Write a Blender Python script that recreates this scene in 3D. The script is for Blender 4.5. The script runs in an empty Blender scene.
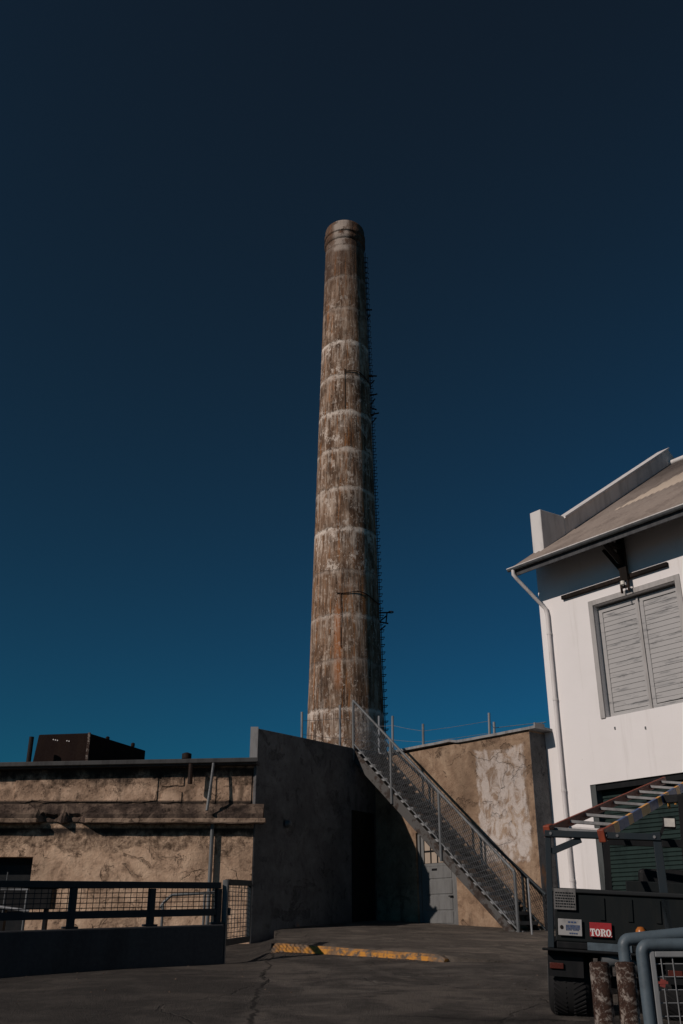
import bpy, bmesh, math, random
from math import sin, cos, radians, pi, sqrt, atan2, floor
from mathutils import Vector, Matrix, noise as mnoise
from mathutils.geometry import delaunay_2d_cdt
random.seed(7)
S = bpy.context.scene
COL = S.collection

# ------------------------------------------------------------------ camera
F = 942.0; TILT = radians(24); CH = 1.32
cam_d = bpy.data.cameras.new('camera'); cam = bpy.data.objects.new('camera', cam_d); COL.objects.link(cam)
cam.location = (0, 0, CH); cam.rotation_euler = (radians(90) + TILT, 0, 0)
cam_d.sensor_fit = 'AUTO'; cam_d.sensor_width = 36; cam_d.lens = F / 1024 * 36
cam_d.clip_end = 3000; cam_d.clip_start = 0.05
S.camera = cam

def W(px, py, Y):
    """real-world point seen at a spot of the photograph, at depth Y"""
    r = (px - 341.5) / F; u = (512 - py) / F
    k = Y / (cos(TILT) - u * sin(TILT))
    return Vector((r * k, Y, (sin(TILT) + u * cos(TILT)) * k + CH))

# ------------------------------------------------------------------ lighting
SUN_AZ = radians(54); SUN_EL = radians(30.5)           # to the left of, and behind, the viewer
sv = Vector((-sin(SUN_AZ) * cos(SUN_EL), -cos(SUN_AZ) * cos(SUN_EL), sin(SUN_EL)))
sd = bpy.data.lights.new('sun', 'SUN'); sd.energy = 2.6; sd.angle = radians(0.5); sd.color = (1.0, 0.87, 0.785)
so = bpy.data.objects.new('sun', sd); COL.objects.link(so); so.location = (-30, -30, 40)
so.rotation_euler = sv.to_track_quat('Z', 'Y').to_euler()
wd = bpy.data.worlds.new('World'); S.world = wd; wd.use_nodes = True
SKY_CURVE = [(0.16188, 0.191, 0.28), (0.39659808, 1.144, 1.9), (0.1974, 1.518, 3.4)]
wn = wd.node_tree; bg = wn.nodes['Background']
sky = wn.nodes.new('ShaderNodeTexSky'); sky.sky_type = 'NISHITA'; sky.sun_disc = False
sky.sun_elevation = SUN_EL; sky.sun_rotation = atan2(sv.x, sv.y)
sky.altitude = 0; sky.air_density = 1.0; sky.dust_density = 0.6; sky.ozone_density = 3.0
gm = wn.nodes.new('ShaderNodeGamma'); gm.inputs[1].default_value = 1.25
tint = wn.nodes.new('ShaderNodeMix'); tint.data_type = 'RGBA'; tint.blend_type = 'MULTIPLY'; tint.inputs[0].default_value = 1
tint.inputs[7].default_value = (0.30, 0.62, 0.72, 1)
wn.links.new(sky.outputs[0], gm.inputs[0]); wn.links.new(gm.outputs[0], tint.inputs[6]); 
sp = wn.nodes.new('ShaderNodeSeparateColor'); cb = wn.nodes.new('ShaderNodeCombineColor'); wn.links.new(tint.outputs[2], sp.inputs[0])
for i, (gain, ex, top_) in enumerate(SKY_CURVE):            # colour grade of the sky, channel by channel
    p = wn.nodes.new('ShaderNodeMath'); p.operation = 'POWER'; q = wn.nodes.new('ShaderNodeMath'); q.operation = 'MULTIPLY'
    wn.links.new(sp.outputs[i], p.inputs[0]); p.inputs[1].default_value = ex; wn.links.new(p.outputs[0], q.inputs[0]); q.inputs[1].default_value = gain; h = wn.nodes.new('ShaderNodeMath'); h.operation = 'MINIMUM'; wn.links.new(q.outputs[0], h.inputs[0]); h.inputs[1].default_value = top_; wn.links.new(h.outputs[0], cb.inputs[i])
wn.links.new(cb.outputs[0], bg.inputs[0])
bg.inputs[1].default_value = 0.05
S.view_settings.view_transform = 'Standard'; S.view_settings.look = 'None'
S.view_settings.exposure = 0; S.view_settings.gamma = 1

# ------------------------------------------------------------------ materials
class M:
    def __init__(s, name):
        s.m = bpy.data.materials.new(name); s.m.use_nodes = True
        s.nt = s.m.node_tree; s.b = s.nt.nodes['Principled BSDF']
        s.tc = s.nt.nodes.new('ShaderNodeTexCoord')
    def n(s, t, **k):
        o = s.nt.nodes.new(t)
        for a, v in k.items(): setattr(o, a, v)
        return o
    def put(s, sock, v):
        if isinstance(v, bpy.types.NodeSocket): s.nt.links.new(v, sock)
        elif isinstance(v, (tuple, list)) and len(v) == 3 and sock.type == 'RGBA': sock.default_value = (*v, 1)
        else: sock.default_value = v
    def co(s, scale=(1, 1, 1), loc=(0, 0, 0), rot=(0, 0, 0)):
        mp = s.n('ShaderNodeMapping'); s.put(mp.inputs[0], s.tc.outputs['Object'])
        mp.inputs['Scale'].default_value = scale; mp.inputs['Location'].default_value = loc; mp.inputs['Rotation'].default_value = rot
        return mp.outputs[0]
    def noise(s, scale, detail=6, rough=.6, vec=None, dist=0):
        o = s.n('ShaderNodeTexNoise'); s.put(o.inputs['Vector'], vec if vec is not None else s.tc.outputs['Object'])
        o.inputs['Scale'].default_value = scale; o.inputs['Detail'].default_value = detail
        o.inputs['Roughness'].default_value = rough; o.inputs['Distortion'].default_value = dist
        return o.outputs['Fac']
    def vor(s, scale, vec=None, feature='F1'):
        o = s.n('ShaderNodeTexVoronoi', feature=feature); s.put(o.inputs['Vector'], vec if vec is not None else s.tc.outputs['Object'])
        o.inputs['Scale'].default_value = scale
        return o.outputs['Distance']
    def math(s, op, a, b=0.0, c=None, clamp=False):
        o = s.n('ShaderNodeMath', operation=op, use_clamp=clamp); s.put(o.inputs[0], a); s.put(o.inputs[1], b)
        if c is not None: s.put(o.inputs[2], c)
        return o.outputs[0]
    def ss(s, x, a, b, lo=0.0, hi=1.0):
        o = s.n('ShaderNodeMapRange', interpolation_type='SMOOTHSTEP'); s.put(o.inputs[0], x)
        for i, v in enumerate((a, b, lo, hi)): o.inputs[i + 1].default_value = v
        return o.outputs[0]
    def ramp(s, f, stops):
        o = s.n('ShaderNodeValToRGB'); s.put(o.inputs[0], f); e = o.color_ramp.elements
        while len(e) < len(stops): e.new(.5)
        for el, (p, c) in zip(e, stops):
            el.position = p; el.color = (*c, 1) if isinstance(c, tuple) else (c, c, c, 1)
        return o.outputs[0]
    def mix(s, f, a, b, blend='MIX'):
        o = s.n('ShaderNodeMix', data_type='RGBA', blend_type=blend); s.put(o.inputs[0], f); s.put(o.inputs[6], a); s.put(o.inputs[7], b)
        return o.outputs[2]
    def xyz(s, vec=None):
        o = s.n('ShaderNodeSeparateXYZ'); s.put(o.inputs[0], vec if vec is not None else s.tc.outputs['Object']); return o.outputs
    def warp(s, scale, amt):
        o = s.n('ShaderNodeTexNoise'); s.put(o.inputs['Vector'], s.tc.outputs['Object']); o.inputs['Scale'].default_value = scale; o.inputs['Detail'].default_value = 4
        a = s.n('ShaderNodeVectorMath', operation='MULTIPLY_ADD'); s.put(a.inputs[0], o.outputs['Color'])
        a.inputs[1].default_value = (amt,) * 3; s.put(a.inputs[2], s.tc.outputs['Object'])
        return a.outputs[0]
    def out(s, col, rough=.85, metal=0.0, bump=None, bstr=.5, bdist=.02, spec=.3):
        s.put(s.b.inputs['Base Color'], col); s.put(s.b.inputs['Roughness'], rough); s.put(s.b.inputs['Metallic'], metal)
        s.b.inputs['Specular IOR Level'].default_value = spec
        if bump is not None:
            o = s.n('ShaderNodeBump'); s.put(o.inputs['Height'], bump); o.inputs['Strength'].default_value = bstr; o.inputs['Distance'].default_value = bdist
            s.nt.links.new(o.outputs[0], s.b.inputs['Normal'])
        return s.m

def m_paint(name, c, c2=None, rough=.6, metal=0.0, scale=6, streak=True, spec=None, bstr=.1):
    if spec is None: spec = .12 if max(c) < .05 else .35
    m = M(name); c2 = c2 or tuple(v * .55 for v in c)
    v = m.co((1, 1, .25)) if streak else None
    n1 = m.noise(scale, 7, .65, v); n2 = m.noise(scale * 9, 4, .6)
    f = m.ss(n1, .42, .68)
    return m.out(m.mix(f, c, c2), m.ss(n2, .3, .7, rough - .12, rough + .15), metal, n2, bstr, .004, spec)

def m_ground(name='ground_asphalt', lift=1.0):
    m = M(name)
    big = m.noise(.28, 5, .6); mid = m.noise(1.6, 8, .68, None, .6); fine = m.noise(60, 3, .6); grit = m.vor(90)
    st = m.noise(.9, 6, .62, m.co((1, .45, 1), (3, 8, 0), (0, 0, .5)), .8)
    c = m.ramp(mid, [(.36, (.018, .0155, .0135)), (.5, (.058, .051, .045)), (.62, (.135, .118, .102))])
    c = m.mix(m.ss(big, .40, .62, 0, .6), c, (.056, .048, .042)); c = m.mix(m.ss(m.noise(6, 8, .75, None, .5), .50, .66, 0, .65), c, (.078, .070, .062)); c = m.mix(m.ss(m.noise(3.3, 8, .75, m.co((1, 1, 1), (5, 5, 0)), .5), .54, .66, 0, .7), c, (.018, .016, .015))
    c = m.mix(m.ss(st, .58, .70, 0, .75), c, (.028, .025, .024))
    c = m.mix(m.ss(fine, .40, .62, 0, .55), c, (.105, .095, .086)); c = m.mix(m.ss(m.noise(34, 4, .7, m.co((1, 1, 1), (2, 1, 0))), .56, .66, 0, .6), c, (.016, .0145, .0135))
    lt = m.noise(.55, 7, .66, m.co((1, 1.6, 1), (11, 4, 0)), .7); c = m.mix(m.ss(lt, .52, .62, 0, .6), c, (.14, .12, .103))
    c = m.mix(m.ss(m.noise(7, 3, .5), .70, .74, 0, .75), c, (.024, .022, .021))
    c = m.mix(m.ss(m.noise(5, 2, .5, m.co((1, 1, 1), (9, 3, 0))), .73, .76, 0, .8), c, (.16, .15, .14))
    cr = m.vor(.32, m.warp(.9, 1.1), 'DISTANCE_TO_EDGE')
    crm = m.ss(cr, .002, .008, .4, 0)
    c = m.mix(m.math('MULTIPLY', crm, m.ss(big, .35, .55)), c, (.018, .016, .016))
    seal = m.ss(cr, .01, .05, .08, 0)
    c = m.mix(seal, c, (.036, .032, .03))
    gx, gy, gz_ = m.xyz(); wv = m.math('MULTIPLY', m.math('SUBTRACT', m.noise(1.1, 7, .72), .5), .5)
    j1 = m.math('ADD', m.math('ADD', m.math('ADD', gx, .78), m.math('MULTIPLY', m.math('SUBTRACT', gy, 8.5), .044)), wv)
    j2 = m.math('ADD', m.math('SUBTRACT', gy, m.math('MULTIPLY_ADD', gx, -.25, 10.4)), m.math('MULTIPLY', wv, 2.2))
    c = m.mix(m.math('MULTIPLY', m.ss(j1, .05, -.25), .35), c, (.024, .022, .0205))
    k1 = m.ss(m.math('ABSOLUTE', j1), .008, .035, 1, 0); k2 = m.math('MULTIPLY', m.ss(m.math('ABSOLUTE', j2), .01, .06, 1, 0), m.ss(gx, .3, .8))
    oil = m.math('MULTIPLY', m.ss(m.math('ABSOLUTE', j2), .05, .55, 1, 0), m.math('MULTIPLY', m.ss(gx, .0, 1.2), m.ss(mid, .40, .55)))
    c = m.mix(m.math('MULTIPLY', oil, .7), c, (.014, .013, .012))
    c = m.mix(m.math('MULTIPLY', m.math('MAXIMUM', k1, k2), .8), c, (.010, .009, .008))
    if lift != 1: c = m.mix(1.0, c, (lift * 1.03, lift, lift * .96), 'MULTIPLY')
    h = m.math('ADD', m.math('MULTIPLY', mid, 1.0), m.math('MULTIPLY', fine, .5))
    h = m.math('SUBTRACT', h, m.math('MULTIPLY', crm, .8))
    return m.out(c, .88, 0, h, .9, .05, .2)

def m_old_concrete(name, light, mid, dark, patch=None, ztop=None, pit=1.0, stripz=None, crk=.5, peel=None):
    """weathered rendered concrete: stains, patches where the skin has come off, cracks, pits"""
    m = M(name); X, Y, Z = m.xyz()
    n1 = m.noise(.55, 8, .62, None, .5); n2 = m.noise(2.3, 8, .7, None, .3); n3 = m.noise(14, 5, .65)
    strk = m.noise(2.6, 6, .62, m.co((1, 1, .16)))
    c = m.ramp(n2, [(.32, dark), (.47, mid), (.62, light)])
    c = m.mix(m.ss(n1, .44, .64, 0, .7), c, tuple(v * .62 for v in mid))
    c = m.mix(m.ss(strk, .56, .72, 0, .65), c, tuple(v * .5 for v in dark))
    sp = m.noise(1.15, 7, .6, m.co((1, 1, 1.3), (4, 2, 9)), 1.0)         # places where the render has fallen off
    spm = m.ss(sp, .60, .625); edge = m.math('MULTIPLY', m.ss(sp, .585, .605), m.ss(sp, .605, .63, 1, 0))
    c = m.mix(m.math('MULTIPLY', spm, .75), c, m.ramp(n3, [(.3, tuple(v * .45 for v in dark)), (.7, tuple(v * .95 for v in mid))]))
    c = m.mix(m.math('MULTIPLY', edge, 0.3 * crk), c, tuple(v * .3 for v in dark))
    cr = m.vor(.55, m.warp(1.3, .8), 'DISTANCE_TO_EDGE'); crm = m.math('MULTIPLY', m.ss(cr, .002, .007, 1, 0), m.ss(n1, .50, .60))
    c = m.mix(m.math('MULTIPLY', crm, .6 * crk), c, tuple(v * .3 for v in dark))
    blot = m.noise(4.2, 9, .74, m.co((1, 1, .8), (8, 3, 1)), .4); c = m.mix(m.ss(blot, .55, .64, 0, .62), c, tuple(v * .6 for v in dark)); c = m.mix(m.ss(blot, .45, .30, 0, .5), c, light)
    if peel:        # the skin has come away above a ragged line, leaving rough stained masonry
        e = m.math('ADD', m.math('SUBTRACT', Z, peel), m.math('MULTIPLY', m.math('SUBTRACT', m.noise(1.1, 6, .62, m.co((1, 1, 1.6), (2, 2, 2))), .5), 1.4))
        pk = m.ss(e, -.03, .07); rough = m.noise(6, 9, .78, None, .3)
        c = m.mix(m.math('MULTIPLY', pk, .88), c, m.ramp(rough, [(.38, tuple(v * .25 for v in dark)), (.50, tuple(v * .62 for v in mid)), (.62, tuple(v * .95 for v in light))]))
        pox = m.ss(m.noise(3.1, 7, .68, m.co((1, 1, 1.5), (6, 1, 4))), .61, .64); c = m.mix(m.math('MULTIPLY', pox, m.math('MULTIPLY', m.ss(e, .1, -.1), .9)), c, m.ramp(rough, [(.4, tuple(v * .3 for v in dark)), (.6, mid)]))
        n2 = m.math('SUBTRACT', n2, m.math('MULTIPLY', m.math('MAXIMUM', pk, pox), .8)); n3 = m.math('ADD', n3, m.math('MULTIPLY', m.math('MULTIPLY', rough, pk), 2.5))
    rust = m.ss(m.noise(1.7, 4, .5, m.co((1, 1, .6), (1, 7, 3))), .68, .76, 0, .6)
    c = m.mix(rust, c, (.42, .18, .06))
    pits = m.ss(m.noise(22, 3, .5), .66, .72); c = m.mix(m.math('MULTIPLY', pits, .55 * pit), c, tuple(v * .35 for v in dark))
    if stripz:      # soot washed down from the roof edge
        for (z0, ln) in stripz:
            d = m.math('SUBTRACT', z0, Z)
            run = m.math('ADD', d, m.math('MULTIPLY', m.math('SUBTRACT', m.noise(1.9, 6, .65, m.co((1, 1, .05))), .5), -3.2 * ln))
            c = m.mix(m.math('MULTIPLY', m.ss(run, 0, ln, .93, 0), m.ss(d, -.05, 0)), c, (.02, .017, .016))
    h = m.math('ADD', n2, m.math('MULTIPLY', n3, .6)); h = m.math('SUBTRACT', h, m.math('MULTIPLY', spm, .7))
    h = m.math('SUBTRACT', h, m.math('ADD', m.math('MULTIPLY', crm, .8), m.math('MULTIPLY', pits, .35)))
    if patch:       # old whitewash left inside one rectangle
        x0, x1, z0, z1 = patch
        w1 = m.math('MULTIPLY', m.math('SUBTRACT', m.noise(1.6, 7, .7), .5), .5)
        def e(a, b, lo): return m.ss(m.math('ADD', m.math('SUBTRACT', a, b) if lo else m.math('SUBTRACT', b, a), w1), 0, .07)
        k = m.math('MULTIPLY', m.math('MULTIPLY', e(X, x0, 1), e(X, x1, 0)), m.math('MULTIPLY', e(Z, z0, 1), e(Z, z1, 0)))
        worn = m.ss(m.noise(3.2, 9, .74, m.co((1.2, 1.2, .8)), .8), .43, .61, .95, .08)
        hgt = m.ss(Z, z0 + .2, z1, 1, .72)
        k2 = m.math('MULTIPLY', m.math('MULTIPLY', k, worn), hgt, clamp=True)
        c = m.mix(k2, c, (.56, .505, .465))
    return m.out(c, .92, 0, h, .8, .04, .15)

def m_chimney():
    m = M('stained_chimney_concrete'); X, Y, Z = m.xyz()
    cz = lambda sc, sz, loc=(0, 0, 0): m.co((sc, sc, sc * sz), loc)
    s1 = m.noise(1, 9, .70, cz(2.6, .10)); s2 = m.noise(1, 7, .7, cz(8, .09)); s3 = m.noise(1, 6, .68, cz(4.5, .06, (3, 1, 7))); b1 = m.noise(.6, 7, .62, None, .6); b2 = m.noise(1, 9, .78, cz(3.4, .6))
    wob = m.math('MULTIPLY', m.math('SUBTRACT', m.noise(2.2, 9, .8), .5), .36)
    t = m.math('ADD', m.math('DIVIDE', m.math('SUBTRACT', Z, 10.78), 2.27), wob); fr = m.math('FRACT', t)
    rnd = m.math('FRACT', m.math('MULTIPLY', m.math('SINE', m.math('MULTIPLY', m.math('FLOOR', t), 12.9)), 43.7))
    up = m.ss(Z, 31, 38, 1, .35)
    c = m.ramp(s1, [(.32, (.034, .020, .013)), (.43, (.118, .070, .043)), (.54, (.24, .155, .103)), (.65, (.46, .355, .275))])
    c = m.mix(m.ss(b1, .46, .62, 0, .6), c, m.ramp(s2, [(.4, (.028, .018, .013)), (.62, (.115, .066, .04))]))
    c = m.mix(m.ss(s3, .54, .63, 0, .8), c, (.32, .14, .052))
    rx = m.math('MULTIPLY', m.math('MULTIPLY', m.ss(X, -.62, -.45), m.ss(X, -.30, -.12, 1, 0)), m.math('MULTIPLY', m.ss(Z, 11.2, 12.5), m.ss(Z, 15.0, 16.2, 1, 0))); c = m.mix(m.math('MULTIPLY', rx, .8), c, (.36, .13, .04))                    # rust runs
    chalk = m.math('MULTIPLY', m.ss(s2, .50, .58), m.ss(b2, .42, .58)); c = m.mix(m.math('MULTIPLY', chalk, m.math('MULTIPLY', up, .8)), c, (.50, .41, .33))
    c = m.mix(m.math('MULTIPLY', m.ss(m.noise(1, 8, .75, cz(5.5, .8, (2, 6, 1))), .575, .62), m.math('MULTIPLY', up, .75)), c, (.55, .46, .38))
    c = m.mix(m.ss(m.noise(1, 7, .75, cz(9, .55, (7, 2, 2))), .58, .64, 0, .8), c, (.018, .013, .010))
    c = m.mix(m.ss(m.noise(1, 5, .7, cz(3, .05, (9, 4, 2))), .60, .66, 0, .65), c, (.024, .017, .013))
    c = m.mix(m.ss(m.noise(.45, 5, .65, m.co((1, 1, .7), (3, 3, 3))), .50, .66, 0, .62), c, (.045, .030, .022))
    line = m.ramp(fr, [(0, .30), (.02, 0.0), (.86, .0), (.935, .9), (.985, 1.0), (1.0, .6)])
    runs = m.math('MULTIPLY', m.ramp(fr, [(0, 0), (.35, .0), (.95, .85), (1, 0)]), m.ss(m.noise(1, 7, .7, cz(7, .07, (1, 8, 3))), .50, .57))
    rag = m.ss(m.noise(1, 9, .8, cz(1.9, .8, (4, 4, 4))), .43, .50)
    blobs = m.math('MULTIPLY', m.ss(m.noise(1, 9, .8, cz(1.7, .75, (9, 1, 5)), ), .535, .585), m.ss(m.noise(1, 6, .7, cz(7, .3)), .40, .52))
    k = m.math('MULTIPLY', m.math('MAXIMUM', m.math('MULTIPLY', line, rag), m.math('MAXIMUM', m.math('MULTIPLY', runs, .75), m.math('MULTIPLY', blobs, .8))), m.math('MULTIPLY', up, m.math('MULTIPLY_ADD', m.math('ABSOLUTE', rnd), .85, .22)), clamp=True)
    c = m.mix(k, c, (.78, .69, .60))
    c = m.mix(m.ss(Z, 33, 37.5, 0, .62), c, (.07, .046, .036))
    topw = m.math('MULTIPLY', m.ss(Z, 37.4, 37.7), m.math('MULTIPLY', m.math('MULTIPLY', m.ss(X, -.75, -.55), m.ss(X, .1, .3, 1, 0)), m.ss(m.noise(1.6, 5, .6), .40, .50)))
    c = m.mix(m.math('MULTIPLY', topw, .8), c, (.42, .36, .31))
    h = m.math('ADD', s2, m.math('MULTIPLY', b2, .8))
    h = m.math('SUBTRACT', h, m.math('MULTIPLY', m.ss(m.math('ABSOLUTE', m.math('SUBTRACT', fr, .99)), .0, .02, 1, 0), .8))
    return m.out(c, .92, 0, h, .7, .05, .12)

def m_white():
    m = M('white_wall_paint'); X, Y, Z = m.xyz()
    n = m.noise(.8, 6, .6); f = m.noise(30, 3, .6); st = m.noise(3, 6, .65, m.co((1, 1, .07)))
    c = m.mix(m.ss(n, .4, .7, 0, .5), (.80, .775, .765), (.74, .715, .70))
    c = m.mix(m.ss(st, .54, .70, 0, .34), c, (.55, .52, .49)); c = m.mix(m.math('MULTIPLY', m.ss(m.math('ADD', Z, m.math('MULTIPLY', st, 3.0)), 2.4, 1.2, 0, 1), .3), c, (.45, .41, .38))
    c = m.mix(m.ss(m.noise(5, 4, .6), .71, .75, 0, .4), c, (.42, .38, .35))
    return m.out(c, .75, 0, m.math('ADD', f, m.math('MULTIPLY', n, 2)), .25, .01, .25)

def m_shutter():
    m = M('worn_grey_shutter'); n = m.noise(3.5, 8, .7, m.co((.35, .35, 2.2)), .4); g = m.noise(1.1, 4, .6)
    c = m.mix(m.ss(n, .52, .66, 0, .8), (.40, .395, .39), (.15, .155, .16))
    c = m.mix(m.ss(g, .45, .7, 0, .4), c, (.32, .32, .32))
    return m.out(c, .8, 0, n, .2, .01, .2)

def m_roof():
    m = M('weathered_roof_sheet'); X, Y, Z = m.xyz()
    n = m.noise(1.4, 7, .65, m.co((1, .3, 1))); n2 = m.noise(9, 5, .6)
    c = m.mix(m.ss(n, .4, .68), (.27, .225, .195), (.19, .155, .135))
    c = m.mix(m.ss(n2, .5, .75, 0, .5), c, (.34, .29, .25))
    # paler wedge on the roof colour, opening out from one point
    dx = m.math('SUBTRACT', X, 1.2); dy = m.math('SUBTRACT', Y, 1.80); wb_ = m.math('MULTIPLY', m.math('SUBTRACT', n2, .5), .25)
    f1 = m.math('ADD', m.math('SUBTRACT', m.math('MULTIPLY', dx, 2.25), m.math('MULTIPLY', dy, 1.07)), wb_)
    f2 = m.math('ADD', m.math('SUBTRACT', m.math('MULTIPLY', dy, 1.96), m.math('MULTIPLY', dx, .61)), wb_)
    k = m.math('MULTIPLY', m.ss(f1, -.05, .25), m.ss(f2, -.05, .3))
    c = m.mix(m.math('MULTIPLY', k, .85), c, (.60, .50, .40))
    return m.out(c, .85, 0, n2, .2, .01, .2)

def m_kerb():
    m = M('worn_yellow_kerb_paint'); n = m.noise(5, 8, .72); n2 = m.noise(1.8, 6, .65, m.co((1, 1, 1), (3, 3, 0)))
    con = m.ramp(m.noise(9, 6, .7), [(.3, (.05, .045, .04)), (.7, (.16, .14, .12))])
    c = m.mix(m.ss(n, .39, .50), con, (.54, .245, .048))
    c = m.mix(m.ss(n2, .48, .58, 0, .85), c, con)
    gn = m.n('ShaderNodeNewGeometry'); nz = m.xyz(gn.outputs['Normal'])[2]; c = m.mix(m.ss(m.math('ADD', nz, m.math('MULTIPLY', m.math('SUBTRACT', n, .5), .9)), .55, .85, 0, .8), c, con)
    return m.out(c, .85, 0, n, .7, .03, .2)

def m_rust_paint(name, paint, rust, amt=.5, scale=9):
    m = M(name); n = m.noise(scale, 9, .75, None, .3); n2 = m.noise(scale * .35, 4, .6)
    k = m.ss(m.math('ADD', n, m.math('MULTIPLY', m.math('SUBTRACT', n2, .5), .6)), amt - .06, amt + .06)
    c = m.mix(k, m.ramp(m.noise(scale * 2.5, 5, .7), [(.3, tuple(v * .35 for v in rust)), (.7, rust)]), paint)
    return m.out(c, m.mix(k, (.9, .9, .9), (.55, .55, .55)), 0, k, .4, .006, .3)

def m_tread():
    m = M('tyre_rubber'); n = m.noise(20, 4, .6)
    return m.out(m.mix(n, (.009, .009, .010), (.018, .018, .018)), .8, 0, n, .2, .004, .25)

MT = {}
MT['ground'] = m_ground()
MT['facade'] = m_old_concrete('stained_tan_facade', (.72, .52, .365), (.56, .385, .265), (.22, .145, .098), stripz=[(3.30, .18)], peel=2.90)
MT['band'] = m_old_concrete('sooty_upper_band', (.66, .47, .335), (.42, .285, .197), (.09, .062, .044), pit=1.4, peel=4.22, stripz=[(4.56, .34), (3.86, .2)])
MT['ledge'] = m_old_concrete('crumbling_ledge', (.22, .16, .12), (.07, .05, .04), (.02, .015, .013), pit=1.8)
MT['lip'] = m_old_concrete('ledge_edge', (.42, .31, .23), (.30, .215, .155), (.10, .07, .052), pit=1.4)
MT['wall'] = m_old_concrete('back_wall_concrete', (.38, .275, .19), (.28, .19, .127), (.13, .085, .06), patch=(1.70, 3.24, 2.72, 5.38), pit=.7)
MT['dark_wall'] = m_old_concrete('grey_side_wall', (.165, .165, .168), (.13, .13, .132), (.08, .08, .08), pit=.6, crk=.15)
MT['apron'] = m_ground('apron_concrete', 1.35)
MT['chimney'] = m_chimney()
MT['iron'] = m_paint('black_iron', (.022, .018, .017), (.05, .026, .016), .7)
MT['rust_pipe'] = m_paint('rusty_conduit', (.09, .042, .022), (.05, .028, .018), .8)
MT['white'] = m_white()
MT['trim'] = m_paint('grey_window_trim', (.40, .385, .375), (.32, .31, .30), .8, bstr=.1)
MT['shutter'] = m_shutter()
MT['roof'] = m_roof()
MT['verge'] = m_paint('grey_parapet_paint', (.66, .64, .62), (.48, .465, .45), .8, scale=2.5)
MT['soffit'] = m_paint('dark_soffit_timber', (.075, .078, .082), (.045, .046, .05), .85)
MT['rafter'] = m_paint('rafter_timber', (.16, .155, .15), (.08, .08, .08), .85)
MT['beam'] = m_paint('tarred_timber', (.012, .010, .009), (.028, .02, .016), .85)
MT['galv'] = m_paint('galvanised_steel', (.30, .31, .32), (.19, .195, .20), .5, .35)
MT['galv_dull'] = m_paint('dull_grey_steel', (.135, .145, .15), (.085, .09, .095), .6, .2)
MT['pipe'] = m_paint('painted_downpipe', (.72, .69, .675), (.55, .53, .51), .6)
MT['green'] = m_paint('dark_green_roller', (.021, .037, .034), (.014, .024, .023), .55)
MT['jamb'] = m_paint('grey_green_jamb', (.075, .085, .085), (.045, .05, .05), .7)
MT['door'] = m_paint('grey_door_paint', (.165, .17, .17), (.12, .122, .122), .6)
MT['pane'] = m_paint('whitened_glass', (.40, .335, .27), (.33, .275, .22), .35, scale=3)
MT['dark_glass'] = m_paint('dark_glass', (.014, .016, .018), (.022, .023, .024), .45, streak=False, spec=.15)
MT['black'] = m_paint('black_paint', (.010, .011, .012), (.016, .016, .017), .6)
MT['fence'] = m_paint('dark_fence_paint', (.022, .031, .038), (.030, .036, .04), .55)
MT['base'] = m_paint('dark_fence_kerb', (.046, .048, .053), (.032, .033, .036), .85, scale=2)
MT['rust_tank'] = m_paint('rusted_tank_steel', (.014, .007, .006), (.020, .011, .008), .8, scale=3)
MT['kerb'] = m_kerb()
MT['bollard'] = m_rust_paint('flaking_bollard_paint', (.26, .22, .19), (.055, .027, .018), .53, 34)
MT['blue'] = m_paint('blue_grey_tube_paint', (.088, .118, .140), (.062, .082, .097), .5, scale=9, streak=False)
MT['panel'] = m_paint('light_grey_frame', (.25, .26, .265), (.17, .175, .18), .55)
MT['stair'] = m_paint('stair_steel', (.075, .078, .08), (.045, .046, .048), .6, .2)
MT['stringer'] = m_rust_paint('stringer_steel', (.085, .083, .08), (.06, .045, .037), .48, 5)
MT['truck'] = m_paint('cart_black_green', (.010, .013, .014), (.015, .017, .017), .6)
MT['worn_black'] = m_rust_paint('worn_black_edge', (.016, .018, .019), (.10, .095, .09), .36, 7)
MT['rubber'] = m_tread()
MT['red'] = m_paint('red_sign_paint', (.34, .025, .03), (.27, .02, .025), .45, streak=False)
MT['letter'] = m_paint('white_lettering', (.72, .68, .66), (.62, .58, .56), .5, streak=False)
MT['plate'] = m_paint('pale_plate_enamel', (.33, .325, .32), (.22, .215, .21), .5, streak=False)
MT['decal'] = m_paint('grey_sticker', (.155, .15, .145), (.09, .088, .085), .6, scale=14)
MT['plate_blue'] = m_paint('blue_plate_ink', (.05, .08, .17), (.06, .09, .16), .5)
MT['red_lens'] = m_paint('red_reflector', (.085, .020, .013), (.06, .014, .01), .3, streak=False)
MT['amber'] = m_paint('amber_lens', (.48, .16, .03), (.33, .10, .02), .3, streak=False)
MT['lens'] = m_paint('clear_lamp_lens', (.65, .62, .55), (.5, .48, .45), .25, streak=False)
MT['fibre_red'] = m_paint('red_orange_fibreglass', (.27, .055, .024), (.17, .036, .02), .5)
MT['fibre'] = m_paint('orange_tape', (.78, .38, .095), (.6, .27, .07), .5)
MT['fibre_blue'] = m_paint('blue_tape', (.075, .125, .26), (.05, .08, .18), .5)
MT['alu'] = m_paint('aluminium_rung', (.24, .24, .24), (.15, .15, .15), .5, .3)
MT['tag'] = m_paint('red_tag_plastic', (.32, .06, .05), (.2, .05, .04), .6)
MT['coping'] = m_paint('pale_coping_metal', (.27, .27, .27), (.17, .165, .16), .6)
MT['roof_edge'] = m_paint('grey_roof_edge_metal', (.060, .060, .060), (.035, .035, .035), .65)

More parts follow.
